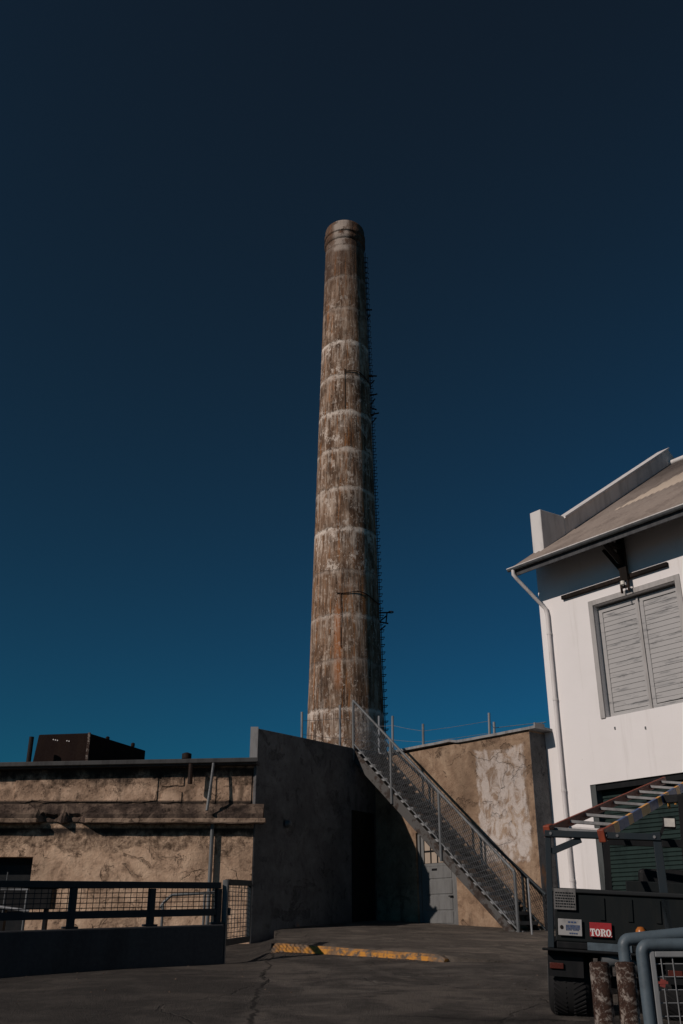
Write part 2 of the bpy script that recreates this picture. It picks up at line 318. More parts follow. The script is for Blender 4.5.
# ------------------------------------------------------------------ mesh builder
class MB:
    def __init__(s): s.v = []; s.f = []; s.mi = []; s.cur = 0
    def add(s, vs, fs):
        o = len(s.v); s.v += [tuple(p) for p in vs]; s.f += [tuple(i + o for i in f) for f in fs]; s.mi += [s.cur] * len(fs)
    def box(s, a, b, mtx=None):
        x0, y0, z0 = a; x1, y1, z1 = b
        vs = [Vector(p) for p in ((x0, y0, z0), (x1, y0, z0), (x1, y1, z0), (x0, y1, z0), (x0, y0, z1), (x1, y0, z1), (x1, y1, z1), (x0, y1, z1))]
        if mtx: vs = [mtx @ p for p in vs]
        s.add(vs, [(0, 3, 2, 1), (4, 5, 6, 7), (0, 1, 5, 4), (1, 2, 6, 5), (2, 3, 7, 6), (3, 0, 4, 7)]); return s
    def hexa(s, vs):
        s.add(vs, [(0, 3, 2, 1), (4, 5, 6, 7), (0, 1, 5, 4), (1, 2, 6, 5), (2, 3, 7, 6), (3, 0, 4, 7)]); return s
    def beam(s, p, q, w, h, up=(0, 0, 1)):
        p = Vector(p); q = Vector(q); d = (q - p).normalized(); sd_ = d.cross(Vector(up))
        if sd_.length < 1e-4: sd_ = d.cross(Vector((1, 0, 0)))
        sd_.normalize(); u = sd_.cross(d).normalized(); a = sd_ * w / 2; b = u * h / 2
        s.hexa([p - a - b, p + a - b, q + a - b, q - a - b, p - a + b, p + a + b, q + a + b, q - a + b]); return s
    def tube(s, pts, r, n=8, cap=True):
        pts = [Vector(p) for p in pts]; rs = r if isinstance(r, (list, tuple)) else [r] * len(pts)
        rings = []; ref = None
        for i, p in enumerate(pts):
            t = ((pts[min(i + 1, len(pts) - 1)] - p).normalized() + (p - pts[max(i - 1, 0)]).normalized()).normalized()
            if ref is None: ref = t.cross(Vector((0, 0, 1))) if abs(t.z) < .9 else t.cross(Vector((1, 0, 0)))
            a = (ref - t * ref.dot(t)).normalized(); ref = a; b = t.cross(a)
            rings.append([p + (a * cos(2 * pi * k / n) + b * sin(2 * pi * k / n)) * rs[i] for k in range(n)])
        vs = [q for g in rings for q in g]; fs = []
        for i in range(len(pts) - 1):
            for k in range(n): fs.append((i * n + k, i * n + (k + 1) % n, (i + 1) * n + (k + 1) % n, (i + 1) * n + k))
        if cap: fs += [tuple(reversed(range(n))), tuple(range((len(pts) - 1) * n, len(pts) * n))]
        s.add(vs, fs); return s
    def lathe(s, prof, n=48, c=(0, 0, 0), axis='z', caps=True):
        vs = []; fs = []
        for (r, h) in prof:
            for k in range(n):
                a = 2 * pi * k / n
                p = (r * cos(a), r * sin(a), h) if axis == 'z' else ((h, r * cos(a), r * sin(a)) if axis == 'x' else (r * sin(a), h, r * cos(a)))
                vs.append((p[0] + c[0], p[1] + c[1], p[2] + c[2]))
        for i in range(len(prof) - 1):
            for k in range(n): fs.append((i * n + k, i * n + (k + 1) % n, (i + 1) * n + (k + 1) % n, (i + 1) * n + k))
        if caps: fs += [tuple(reversed(range(n))), tuple(range((len(prof) - 1) * n, len(prof) * n))]
        s.add(vs, fs); return s
    def prism(s, poly, z0, z1):
        """upright prism on a ground polygon; z0/z1 numbers or one height per corner"""
        n = len(poly); a = z0 if isinstance(z0, (list, tuple)) else [z0] * n; b = z1 if isinstance(z1, (list, tuple)) else [z1] * n
        vs = [(p[0], p[1], h) for p, h in zip(poly, a)] + [(p[0], p[1], h) for p, h in zip(poly, b)]
        s.add(vs, [tuple(reversed(range(n))), tuple(range(n, 2 * n))] + [(i, (i + 1) % n, n + (i + 1) % n, n + i) for i in range(n)]); return s
    def prof_x(s, poly, x0, x1):
        """polygon in (y,z) swept along x"""
        n = len(poly); vs = [(x0, *p) for p in poly] + [(x1, *p) for p in poly]
        s.add(vs, [tuple(reversed(range(n))), tuple(range(n, 2 * n))] + [(i, (i + 1) % n, n + (i + 1) % n, n + i) for i in range(n)]); return s
    def holed(s, x0, x1, z0, z1, y, th, holes):
        """wall slab in the xz plane (front at y, back at y+th) with rectangular openings"""
        xs = sorted({x0, x1, *[h[0] for h in holes], *[h[1] for h in holes]}); zs = sorted({z0, z1, *[h[2] for h in holes], *[h[3] for h in holes]})
        inside = lambda i, j: any(h[0] <= xs[i] and xs[i + 1] <= h[1] and h[2] <= zs[j] and zs[j + 1] <= h[3] for h in holes)
        nx = len(xs); nz = len(zs); vs = [(x, yy, z) for yy in (y, y + th) for z in zs for x in xs]
        I = lambda i, j, b: b * nx * nz + j * nx + i
        fs = []; solid = lambda i, j: 0 <= i < nx - 1 and 0 <= j < nz - 1 and not inside(i, j)
        for i in range(nx - 1):
            for j in range(nz - 1):
                if not solid(i, j): continue
                fs.append((I(i, j, 0), I(i + 1, j, 0), I(i + 1, j + 1, 0), I(i, j + 1, 0))); fs.append((I(i, j, 1), I(i, j + 1, 1), I(i + 1, j + 1, 1), I(i + 1, j, 1)))
                if not solid(i - 1, j): fs.append((I(i, j, 0), I(i, j + 1, 0), I(i, j + 1, 1), I(i, j, 1)))
                if not solid(i + 1, j): fs.append((I(i + 1, j, 0), I(i + 1, j, 1), I(i + 1, j + 1, 1), I(i + 1, j + 1, 0)))
                if not solid(i, j - 1): fs.append((I(i, j, 0), I(i, j, 1), I(i + 1, j, 1), I(i + 1, j, 0)))
                if not solid(i, j + 1): fs.append((I(i, j + 1, 0), I(i + 1, j + 1, 0), I(i + 1, j + 1, 1), I(i, j + 1, 1)))
        s.add(vs, fs); return s
    def build(s, name, mat, parent=None, smooth=False, bevel=0, mats=None):
        me = bpy.data.meshes.new(name); me.from_pydata(s.v, [], s.f); me.update()
        bm = bmesh.new(); bm.from_mesh(me); bmesh.ops.recalc_face_normals(bm, faces=bm.faces); bm.to_mesh(me); bm.free()
        for mm in (mats or [mat]): me.materials.append(MT[mm])
        if mats:
            for p, i in zip(me.polygons, s.mi): p.material_index = i
        if smooth:
            for p in me.polygons: p.use_smooth = True
        o = bpy.data.objects.new(name, me); COL.objects.link(o)
        if parent: o.parent = parent
        if smooth:
            try: me.set_sharp_from_angle(angle=radians(40))
            except Exception: pass
        if bevel:
            b = o.modifiers.new('bevel', 'BEVEL'); b.width = bevel; b.segments = 2; b.limit_method = 'ANGLE'; b.angle_limit = radians(50)
        return o

def tag(o, label, cat, group=None):
    o['label'] = label; o['category'] = cat
    if group: o['group'] = group
    return o
def thing(name, label, cat, loc=(0, 0, 0), rz=0.0, group=None):
    o = bpy.data.objects.new(name, None); COL.objects.link(o); o.location = loc; o.rotation_euler = (0, 0, rz); o.empty_display_size = .2
    return tag(o, label, cat, group)
def rel(root):
    """world point -> local point of a thing"""
    mi = (Matrix.Translation(root.location) @ root.rotation_euler.to_matrix().to_4x4()).inverted()
    return lambda p: mi @ Vector(p)
def copy_part(src, parent, loc):
    c = src.copy(); COL.objects.link(c); c.parent = parent; c.location = loc; return c
def sm(x, a, b):
    t = max(0, min(1, (x - a) / (b - a))); return t * t * (3 - 2 * t)

# ------------------------------------------------------------------ ground
def plane(y): return .059 * max(-14, min(30, y))
def road(x, y):
    dip = .20 * sm(y, 14.5, 19) * sm(-x, .9, 1.9)
    lump = .018 * (mnoise.noise(Vector((x * .45, y * .45, 3))) + .5 * mnoise.noise(Vector((x * 1.3, y * 1.3, 8))))
    return plane(y) - .03 - dip + lump
def axis(lo, hi, step, far):
    a = []; v = lo
    while v < hi + 1e-6: a.append(v); v += step
    for k in far: a = [lo - k] + a + [hi + k]
    return sorted(a)
xs = axis(-9, 13, .25, (3, 10, 40, 160, 700)); ys = axis(-4, 30, .25, (4, 10, 40, 160, 700))
mb = MB(); nx = len(xs)
mb.add([(x, y, road(x, y)) for y in ys for x in xs], [(j * nx + i, j * nx + i + 1, (j + 1) * nx + i + 1, (j + 1) * nx + i) for j in range(len(ys) - 1) for i in range(nx - 1)])
g = mb.build('ground', 'ground', smooth=True); g['kind'] = 'structure'

K1 = Vector((-1.22, 18.0)); K2 = Vector((1.62, 15.75))
edge_pts = [(K1, .14), (K1.lerp(K2, .33), .14), (K1.lerp(K2, .66), .135), (K2, .11), (Vector((3.0, 15.6)), -.06), (Vector((3.9, 16.9)), -.06), (Vector((4.8, 18.8)), -.05),
            (Vector((5.2, 21.2)), -.045), (Vector((5.2, 22.6)), .02), (Vector((2.8, 24.8)), .02), (Vector((.2, 27.8)), .02), (Vector((-.2, 26)), .03), (Vector((-1.45, 22.2)), .06), (Vector((-1.25, 19.6)), .09)]
inner = [(Vector((.6, 18)), .13), (Vector((2.0, 17.6)), .10), (Vector((.2, 21)), .09), (Vector((2.6, 20)), .07), (Vector((3.8, 20.4)), .03), (Vector((1.0, 24)), .05), (Vector((1.2, 16.9)), .125), (Vector((2.4, 16.6)), .06)]
allp = edge_pts + inner; ne = len(edge_pts)
r = delaunay_2d_cdt([p for p, _ in allp], [(i, (i + 1) % ne) for i in range(ne)], [], 1, 1e-4)
def az(v):
    best = min(allp, key=lambda q: (q[0] - v).length); return best[1]
mb = MB(); mb.add([(v.x, v.y, plane(v.y) + (az(v) * .45 if az(v) > .03 else az(v))) for v in r[0]], [tuple(f) for f in r[2]])
bm = bmesh.new(); me = bpy.data.meshes.new('t'); me.from_pydata(mb.v, [], mb.f); bm.from_mesh(me)
bmesh.ops.subdivide_edges(bm, edges=bm.edges, cuts=7, use_grid_fill=True)
for v in bm.verts: v.co.z += .012 * mnoise.noise(v.co * 1.1) if (v.co.xy - Vector((1, 20))).length < 3.4 else 0
ex = bmesh.ops.extrude_edge_only(bm, edges=[e for e in bm.edges if e.is_boundary])
for v in [q for q in ex['geom'] if isinstance(q, bmesh.types.BMVert)]: v.co.z -= .45
bmesh.ops.recalc_face_normals(bm, faces=bm.faces); bm.to_mesh(me); bm.free(); me.name = 'apron'; me.materials.append(MT['apron'])
for p in me.polygons: p.use_smooth = True
me.set_sharp_from_angle(angle=radians(40))
ap = bpy.data.objects.new('pavement', me); COL.objects.link(ap); ap['kind'] = 'structure'

# yellow kerb along the front of the apron
mb = MB(); N = 60; dk = (K2 - K1).normalized(); nk = Vector((dk.y, -dk.x)); rows = []
for i in range(N + 1):
    t = i / N; p = K1.lerp(K2, .035 + .965 * t); end = sm(t, 0, .02) * sm(1 - t, 0, .03)
    j = lambda s_: .014 * mnoise.noise(Vector((t * 9 + s_ * 5, s_, 2)))
    top = plane(p.y) + .085 - .02 * t; bot = road(p.x, p.y) - .10; top = bot + (top - bot) * (.72 + .28 * end)
    prof = [(nk * .15, bot), (nk * (.135 + j(1)), top - .035), (nk * (.10 + j(2)), top + j(3) * .6), (nk * -.06, top + j(4) * .6), (nk * -.08, bot)]
    rows.append([(p.x + q.x, p.y + q.y, z) for q, z in prof])
vs = [q for rw in rows for q in rw]; fs = [(i * 5 + k, (i + 1) * 5 + k, (i + 1) * 5 + k + 1, i * 5 + k + 1) for i in range(N) for k in range(4)]
fs += [tuple(range(5)), tuple(range(N * 5, N * 5 + 5))]
mb.add(vs, fs); tag(mb.build('kerb', 'kerb'), 'low concrete kerb with flaking yellow paint on the ground before the staircase', 'kerb')

# ------------------------------------------------------------------ chimney
CX, CY = .2, 45.0
chim = thing('chimney', 'very tall tapering concrete smokestack with brown and white stains behind the walls', 'chimney', (CX, CY, 0))
rad = lambda z: 1.80 - (z - 11.5) * .0245
prof = []; z = 1.0
while z < 38.5: prof.append((rad(z) + .010 * mnoise.noise(Vector((0, 0, z * 2))), z)); z += .38
prof.append((rad(38.5), 38.5))
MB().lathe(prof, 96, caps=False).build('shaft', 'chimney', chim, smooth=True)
rt = rad(38.5)
MB().lathe([(rt - .25, 38.35), (rt + .01, 38.45), (rt + .08, 38.55), (rt + .08, 38.75), (rt + .02, 38.82), (rt + .02, 38.96), (rt + .08, 39.03), (rt + .08, 39.22), (rt + .03, 39.30), (rt + .03, 39.62), (rt, 39.74), (rt - .06, 39.82), (rt - .2, 39.82), (rt - .25, 38.35)], 96, caps=False).build('crown_rim', 'chimney', chim, smooth=True)
for z, a0, a1 in ((16.55, 200, 330), (29.3, 215, 345)):           # sagging cable and old strap round the shaft
    MB().tube([((rad(z) + .05) * cos(radians(a)), (rad(z) + .05) * sin(radians(a)), z + .10 * sin(a * .09) - .0025 * (a - a0)) for a in range(a0 + 55, a1 + 30, 5)], .022, 6).build('cable', 'iron', chim)
mb = MB()
for (a, z) in ((262, 12.9), (259, 26.4)):
    pass
MB().tube([((rad(z) + .05) * cos(radians(262 + .5 * sin(z * 3))), (rad(z) + .05) * sin(radians(262 + .5 * sin(z * 3))), z) for z in [13.6 + .25 * i for i in range(12)]], .018, 5).build('conduit', 'rust_pipe', chim)
MB().tube([((rad(z) + .05) * cos(radians(268)), (rad(z) + .05) * sin(radians(268)), z) for z in [26.8 + .25 * i for i in range(11)]], .018, 5).build('conduit', 'rust_pipe', chim)
lad = MB()
al = radians(6); ct, st_ = cos(al), sin(al)
for sgn in (-1, 1):
    lad.tube([((rad(z) + .04) * ct - st_ * .2 * sgn, (rad(z) + .04) * st_ + ct * .2 * sgn, z) for z in (3, 38.2)], .02, 5)
lo = lad.build('ladder_rail', 'iron', chim)
rg = None
for i in range(80):
    z = 8.2 + i * .375
    if rg is None:
        e = [(-.02, -.2, 0), (.19, -.2, .02), (.19, .2, .02), (-.02, .2, 0)]
        rg = MB().tube([(p[0] * ct - p[1] * st_, p[0] * st_ + p[1] * ct, p[2]) for p in e], .022, 5).build('rung', 'iron', lo); o = rg
    else:
        o = copy_part(rg, lo, (0, 0, 0))
    rr = rad(z); o.location = (rr * ct, rr * st_, z)
for (z, L_, dz) in ((15.75, .55, .0), (15.3, .4, -.12), (27.0, .42, .1), (28.2, .38, .1), (29.5, .40, -.05), (27.5, .3, -.2), (33.9, .3, 0)):
    rr = rad(z)
    MB().beam((rr - .1, -.3, z), (rr + L_, -.35, z + dz), .06, .06).build('bracket', 'iron', chim)
    MB().beam((rr - .1, .35, z - .35), (rr + L_ * .7, .1, z + dz * .7), .05, .05).build('bracket', 'iron', chim)
    if L_ > .5:
        MB().tube([(rr + L_ + .12 * cos(t * .6), -.35 + .12 * sin(t * .6), z + dz + .02) for t in range(11)], .03, 5).build('bracket_ring', 'iron', chim)
        MB().beam((rr + .3, -.3, z - .55), (rr + .36, -.32, z), .05, .05).build('bracket_strut', 'iron', chim)

# ------------------------------------------------------------------ left building
FY = 21.0; P1 = Vector((-1.85, 21.0)); P2 = Vector((.38, 27.13))
lb = thing('concrete_building', 'low flat roofed concrete building with stained tan front and crumbling ledge', 'building', (0, FY, 0))
L = rel(lb)
LS_ = 22.15 / 21.0
# front walls: below the ledge, above the ledge
MB().holed(-16, -1.87, .5, 3.45, 0, .45, [(-10.2, -6.47, .9, 2.75), (-14.5, -12.4, .9, 2.75)]).build('front_wall', 'facade', lb)
MB().hexa([(-16, .04, 3.45), (-1.87, .04, 3.45), (-1.87, .45, 3.45), (-16, .45, 3.45), (-16, .04, 4.365), (-1.87, .04, 4.625), (-1.87, .45, 4.625), (-16, .45, 4.365)]).build('upper_wall', 'band', lb)
# raised render patches with broken edges on the upper band
for (x0, x1, za, zb) in ((-7.05, -3.98, 3.86, 4.42), (-3.35, -2.72, 3.80, 4.5), (-2.42, -1.95, 3.80, 4.52), (-12, -7.45, 3.86, 4.4), (-3.88, -3.45, 3.83, 4.12), (-3.90, -3.42, 4.18, 4.44)):
    n_ = max(6, int((x1 - x0) / .07)); top = []; bot = []
    for i in range(n_ + 1):
        x = x0 + (x1 - x0) * i / n_; k = min(1, min(i, n_ - i) / 3 + .25)
        top.append((x, zb + .06 * mnoise.noise(Vector((x * 2.3, 1, 5))) + .05 * mnoise.noise(Vector((x * 9, 3, 1))) - .06 * (1 - k)))
        bot.append((x, za + .05 * mnoise.noise(Vector((x * 4, 7, 5))) + .05 * (1 - k)))
    m_ = MB(); vs = []
    for (x, z) in top: vs.append((x, .018, z))
    for (x, z) in bot: vs.append((x, .018, z))
    for (x, z) in top: vs.append((x, .06, z))
    for (x, z) in bot: vs.append((x, .06, z))
    q = n_ + 1; fs = []
    for i in range(n_):
        fs += [(i, i + 1, q + i + 1, q + i), (i, 2 * q + i, 2 * q + i + 1, i + 1), (q + i, q + i + 1, 3 * q + i + 1, 3 * q + i)]
    fs += [(0, q, 3 * q, 2 * q), (n_, 2 * q + n_, 3 * q + n_, q + n_)]
    m_.add(vs, fs); m_.build('render_patch', 'band', lb)
# ledge, chipped along its top and broken away in two places
m_ = MB(); rows = []; x = -16.0
while x <= -1.60001:
    nz = lambda f, s_: mnoise.noise(Vector((x * f, s_, 4.4)))
    gap = max(1 - abs(x + 6.18) / .30, 1 - abs(x + 5.66) / .26, 0); gap = min(1, gap * 1.6)
    d = -.235 * (1 - gap) - .03 * gap + .02 * nz(3, 1); zt = 3.585 + .02 * nz(2.5, 2) + .012 * nz(11, 6) - .10 * gap; zb = 3.40 + .012 * nz(4, 3) + .05 * gap
    rough = [( -.10 + .06 * nz(5, 8), zt + .12 + .06 * nz(3.2, 9)), (d * .62 + .05 * nz(7, 5), zt + .06 + .03 * nz(9, 7))]
    rows.append([(x, .02, 3.82), (x, rough[0][0], rough[0][1]), (x, rough[1][0], rough[1][1]), (x, d, zt), (x, d - .005, zb), (x, .02, zb)]); x += .06
n_ = len(rows); m_.add([p for rw in rows for p in rw], [(i * 6 + k, (i + 1) * 6 + k, (i + 1) * 6 + k + 1, i * 6 + k + 1) for i in range(n_ - 1) for k in range(5)] + [tuple(range(6)), tuple(range((n_ - 1) * 6, n_ * 6))])
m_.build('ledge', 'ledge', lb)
m_ = MB(); m_.box((-16, -.075, 3.412), (-6.5, -.335, 3.50)); x = -5.4
m_.box((-5.4, -.09, 3.412), (-1.6, -.248, 3.502)); m_.box((-16, -.09, 3.412), (-6.42, -.248, 3.502)); m_.v = m_.v[8:]; m_.f = [tuple(i - 8 for i in f) for f in m_.f[6:]]; m_.mi = m_.mi[6:]
m_.build('ledge_lip', 'lip', lb, bevel=.012)
# roof slab and metal edge
MB().hexa([(-16, -.16, 4.37), (-1.84, -.16, 4.63), (-.4, 6.4, 4.63), (-16, 6.4, 4.37), (-16, -.16, 4.44), (-1.84, -.16, 4.70), (-.4, 6.4, 4.70), (-16, 6.4, 4.44)]).build('roof', 'roof_edge', lb)
MB().hexa([(-16, -.24, 4.40), (-1.80, -.24, 4.665), (-1.80, -.163, 4.665), (-16, -.163, 4.40), (-16, -.24, 4.49), (-1.80, -.24, 4.76), (-1.80, -.163, 4.76), (-16, -.163, 4.49)]).build('gutter', 'roof_edge', lb, bevel=.012)
# side wall with the sloping parapet
p2w = W(375, 752.5, 26.5); q1 = P1 - Vector((0, FY)); q2 = Vector((p2w.x / LS_, p2w.y / LS_ - FY)); zq2 = (p2w.z - CH * (1 - LS_)) / LS_
d12 = (q2 - q1).normalized(); nn = Vector((-d12.y, d12.x)); slw = (zq2 - 5.43) / (q2 - q1).length; q2 = q2 + d12 * .5; zq2 += slw * .5
th = .16
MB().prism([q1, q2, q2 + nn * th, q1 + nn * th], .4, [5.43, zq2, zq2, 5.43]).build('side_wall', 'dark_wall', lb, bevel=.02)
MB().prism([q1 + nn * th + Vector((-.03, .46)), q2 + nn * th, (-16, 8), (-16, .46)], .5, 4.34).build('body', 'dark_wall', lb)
MB().beam((q1.x - .075, -.006, 4.78), (q1.x - .075, -.006, 5.46), .17, .012, (0, 1, 0)).build('parapet_end', 'coping', lb)
lb.scale = (LS_,) * 3; lb.location = (0, FY * LS_, CH * (1 - LS_))
dn = MB(); sw0 = (q2 - q1).length - .5
e0 = q1 + d12 * (sw0 - 1.15); e1 = q1 + d12 * (sw0 - .12); nr = -nn
side = MB(); a_, b_ = e0 + nr * .004, e1 + nr * .004; a2_, b2_ = e0 + nr * .03, e1 + nr * .03
side.prism([a_, b_, b2_, a2_], .8, 4.05).build('side_door', 'black', lb, bevel=.006)
# windows
for x0, x1 in ((-10.2, -6.47), (-14.5, -12.4)):
    f = MB().box((x0, .30, .9), (x0 + .10, .40, 2.75)).box((x1 - .10, .30, .9), (x1, .40, 2.75)).box((x0 + .1, .30, 2.62), (x1 - .1, .40, 2.75)).box((x0 + .1, .30, 1.70), (x1 - .1, .40, 1.78)).box((x1 - .62, .30, .9), (x1 - .55, .40, 1.70)).build('window', 'black', lb)
    MB().box((x0 + .1, .335, .9), (x1 - .1, .35, 2.62)).build('pane', 'dark_glass', f)
# conduit pipe on the front
cp = MB().tube([W(213, 762, 20.62), W(212.2, 790, 20.62), W(211, 818, 20.55)], .028, 8)
o = MB(); o.tube([L(p) for p in (Vector((-2.76, 20.78, 4.64)), Vector((-2.78, 20.74, 4.3)), Vector((-2.83, 20.64, 3.64)))], .032, 8); o.build('rain_pipe', 'galv_dull', lb, smooth=True)
MB().tube([(-2.73, -.09, 3.40), (-2.73, -.09, 2.4), (-2.73, -.09, .95)], .042, 8).build('rain_pipe', 'galv_dull', lb, smooth=True)
MB().tube([L((-3.24, 20.75, 4.62)), L((-3.24, 20.76, 4.2))], .05, 8).build('pipe_stub', 'iron', lb)
lamp = MB().lathe([(.0, 0), (.07, .01), (.09, .05), (.05, .14), (.0, .16)], 14, axis='x', caps=False); 
lo_ = lamp.build('wall_lamp', 'galv_dull', lb, smooth=True); lo_.location = (q1.x + d12.x * 1.1 - nn.x * .005, d12.y * 1.1, 3.5); lo_.rotation_euler = (0, 0, atan2(-nn.y, -nn.x))

# things on its roof
def oriented(root_loc, ang): return Matrix.Rotation(ang, 4, 'Z')
tk = thing('roof_tank', 'rust brown steel box tank standing on the left flat roof', 'tank', (-7.34, 22.9, 4.60), 0)
ang = atan2(d12.y, d12.x)
f0 = Vector((0, 0, 0)); f1 = Vector((1.26, 0, 0)); s1 = Vector((d12.x * .82, d12.y * 1.02, 0)).normalized() * 2.15
MB().hexa([f0 + Vector((-.06, 0, 0)), f1, f1 + s1, f0 + s1, f0 + Vector((.05, 0, 1.05)), f1 + Vector((0, 0, 1.09)), f1 + s1 + Vector((0, 0, 1.0)), f0 + s1 + Vector((0, 0, 1.0))]).build('tank_body', 'rust_tank', tk, bevel=.02)
MB().beam((1.275, -.02, 0), (1.275, -.02, 1.09), .06, .05, (0, 1, 0)).build('corner_angle', 'bollard', tk)
for k in range(5): MB().tube([(.42 + k * .05 + (.18 if k > 2 else 0), -.012, .93 - .01 * k), (.42 + k * .05 + (.18 if k > 2 else 0), .01, .93 - .01 * k)], .016, 8).build('rivet', 'letter', tk)
for t in (.35, .8): MB().lathe([(.05, 0), (.05, .08), (.02, .1)], 8, c=tuple(f1 + s1 * t + Vector((-.06, 0, 1.03)))).build('bolt', 'rust_tank', tk)
tag(MB().tube([(0, 0, 0), (.0, .0, .86)], .055, 10).build('vent_pipe', 'iron'), 'thin dark upright pipe on the roof left of the rusty tank', 'pipe'); bpy.data.objects['vent_pipe'].location = (-7.32, 22.5, 4.66)
o = MB().lathe([(.09, 0), (.09, .58), (.12, .60), (.12, .72), (.04, .75)], 14).build('roof_vent', 'iron', smooth=True); o.location = (-3.87, 24, 4.66); tag(o, 'short dark vent stub on the roof right of the rusty tank', 'vent')

# ------------------------------------------------------------------ back wall with door
BA = radians(40.5); bw = thing('concrete_wall', 'tall tan concrete wall with a worn white patch behind the steel staircase', 'wall', (2.2, 25, 0), -(pi / 2 - BA))
MB().holed(-3.0, 3.42, 1.0, 5.66, 0, .58, [(-.47, .88, 1.0, 3.62)]).build('wall_face', 'wall', bw)
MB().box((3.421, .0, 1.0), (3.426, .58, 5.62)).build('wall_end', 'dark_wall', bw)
m_ = MB()
for i in range(24):
    x0 = -3.0 + i * (3.66 + 3.0) / 24; x1 = x0 + (3.66 + 3.0) / 24; zz = lambda x: 5.71 + (.06 if x < 1.0 else .0) + .010 * mnoise.noise(Vector((x * 1.4, 3, 3)))
    m_.hexa([(x0, -.07, zz(x0) - .045), (x1, -.07, zz(x1) - .045), (x1, .60, zz(x1) - .045), (x0, .60, zz(x0) - .045), (x0, -.07, zz(x0) + .015), (x1, -.07, zz(x1) + .015), (x1, .60, zz(x1) + .015), (x0, .60, zz(x0) + .015)])
m_.build('coping', 'coping', bw)
MB().box((3.61, -.05, 5.73), (3.655, .3, 5.80)).build('coping_end', 'coping', bw)
# grey door
fr = MB().box((-.47, .06, 1.3), (-.40, .22, 3.62)).box((.72, .06, 1.3), (.88, .22, 3.62)).box((-.40, .06, 3.54), (.72, .22, 3.62))
dr = fr.build('door_frame', 'door', bw, bevel=.008)
lf = MB(); lf.box((-.395, .10, 1.47), (.715, .15, 2.84))
for z0_, z1_ in ((1.50, 1.76), (1.80, 2.12), (2.16, 2.48), (2.52, 2.82)): lf.box((-.30, .085, z0_), (.64, .1, z1_))
lf.box((-.395, .10, 2.84), (-.30, .15, 3.53)).box((.62, .10, 2.84), (.715, .15, 3.53)).box((-.30, .10, 3.46), (.62, .15, 3.53)).box((-.30, .08, 2.80), (.62, .16, 2.87))
dl = lf.build('door', 'door', bw, bevel=.006)
pm = MB()
for i in range(4):
    for j in range(2): pm.box((-.30 + i * .23 + .012, .125, 2.87 + j * .295 + .012), (-.30 + (i + 1) * .23 - .012, .135, 2.87 + (j + 1) * .295 - .012))
pm.build('door_pane', 'pane', dl)
gb = MB()
for i in range(1, 4): gb.box((-.30 + i * .23 - .018, .11, 2.87), (-.30 + i * .23 + .018, .14, 3.46))
gb.box((-.30, .108, 3.147), (.62, .142, 3.183)); gb.build('glazing_bar', 'black', dl)
MB().box((-.02, .078, 2.70), (.16, .086, 2.75)).build('letter_plate', 'black', dl)
MB().tube([(.655, .10, 2.10), (.655, .04, 2.10), (.56, .04, 2.10)], .014, 8).build('handle', 'black', dl)
# building mass behind the wall
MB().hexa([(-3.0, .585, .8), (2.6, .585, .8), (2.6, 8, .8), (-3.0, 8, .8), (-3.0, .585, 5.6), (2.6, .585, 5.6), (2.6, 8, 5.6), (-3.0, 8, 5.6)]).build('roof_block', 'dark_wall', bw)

# posts and wires above the roofs
wf = thing('wire_fence', 'thin metal posts strung with wires along the roof edge by the chimney', 'fence', (1.5, 27, 5.6)); LW = rel(wf)
post_spec = [(302, 742, 712, 26.6), (340, 750, 705, 27.6), (379, 750, 716, 28), (392.5, 748, 716, 27.2), (423, 748, 724, 26.3), (489, 740, 713, 25.2), (494, 742, 722, 25.4)]
tops = []
for (px, yb, yt, Yd) in post_spec:
    a = LW(W(px, yb, Yd)); b = LW(W(px, yt, Yd)); tops.append((a, b)); MB().tube([a - Vector((0, 0, .5)), b], .034, 7).build('post', 'galv', wf)
m_ = MB()
for f_ in (.25, .7):
    for (a, b), (c, d) in zip(tops, tops[1:]): m_.tube([a.lerp(b, f_), (a.lerp(b, f_) + c.lerp(d, f_)) / 2 - Vector((0, 0, .012)), c.lerp(d, f_)], .005, 4)
    e = LW(W(546, 722, 25)); m_.tube([tops[-1][0].lerp(tops[-1][1], f_), e], .008, 4)
m_.build('wire', 'galv', wf)

# ------------------------------------------------------------------ steel staircase
st = thing('steel_staircase', 'steep open steel staircase with wire mesh railing up to the roof', 'staircase', (2.2, 25, 0), -(pi / 2 - BA))
U0, U1 = -1.67, 3.52; ZA, ZB = 5.78, 1.22
zl = lambda u: ZA + (u - U0) * (ZB - ZA) / (U1 - U0)
YF, YB = -1.0, -.12
for y in (YF, YB):
    m_ = MB(); m_.hexa([(U0 - .05, y - .02, zl(U0) - .33), (U1 + .10, y - .02, ZB - .27), (U1 + .10, y + .02, ZB - .27), (U0 - .05, y + .02, zl(U0) - .33), (U0 - .05, y - .02, zl(U0) + .03), (U1 + .10, y - .02, zl(U1 + .1) + .03), (U1 + .10, y + .02, zl(U1 + .1) + .03), (U0 - .05, y + .02, zl(U0) + .03)])
    m_.box((U0 - .9, y - .02, zl(U0) - .3), (U0 - .05, y + .02, zl(U0) + .03)); m_.build('stringer', 'stringer', st, bevel=.006)
NT = 23; src = None
for i in range(NT):
    u = U0 + (i + .6) * (U1 - U0) / NT; zt = zl(u) + .02
    if src is None:
        m_ = MB(); m_.box((-.11, YF + .025, -.045), (.15, YB - .025, 0)); m_.box((.14, YF + .025, -.07), (.165, YB - .025, .006)); src = m_.build('tread', 'stair', st); o = src
        nsrc = MB().box((-.04, YF + .022, -.055), (.175, YF + .075, .012)).build('tread_end', 'galv', src)
    else:
        o = copy_part(src, st, (0, 0, 0)); c = nsrc.copy(); COL.objects.link(c); c.parent = o
    o.location = (u, 0, zt)
MB().box((U0 - .9, YF + .02, ZA - .02), (U0 - .02, YB - .02, ZA + .03)).build('landing', 'stair', st)
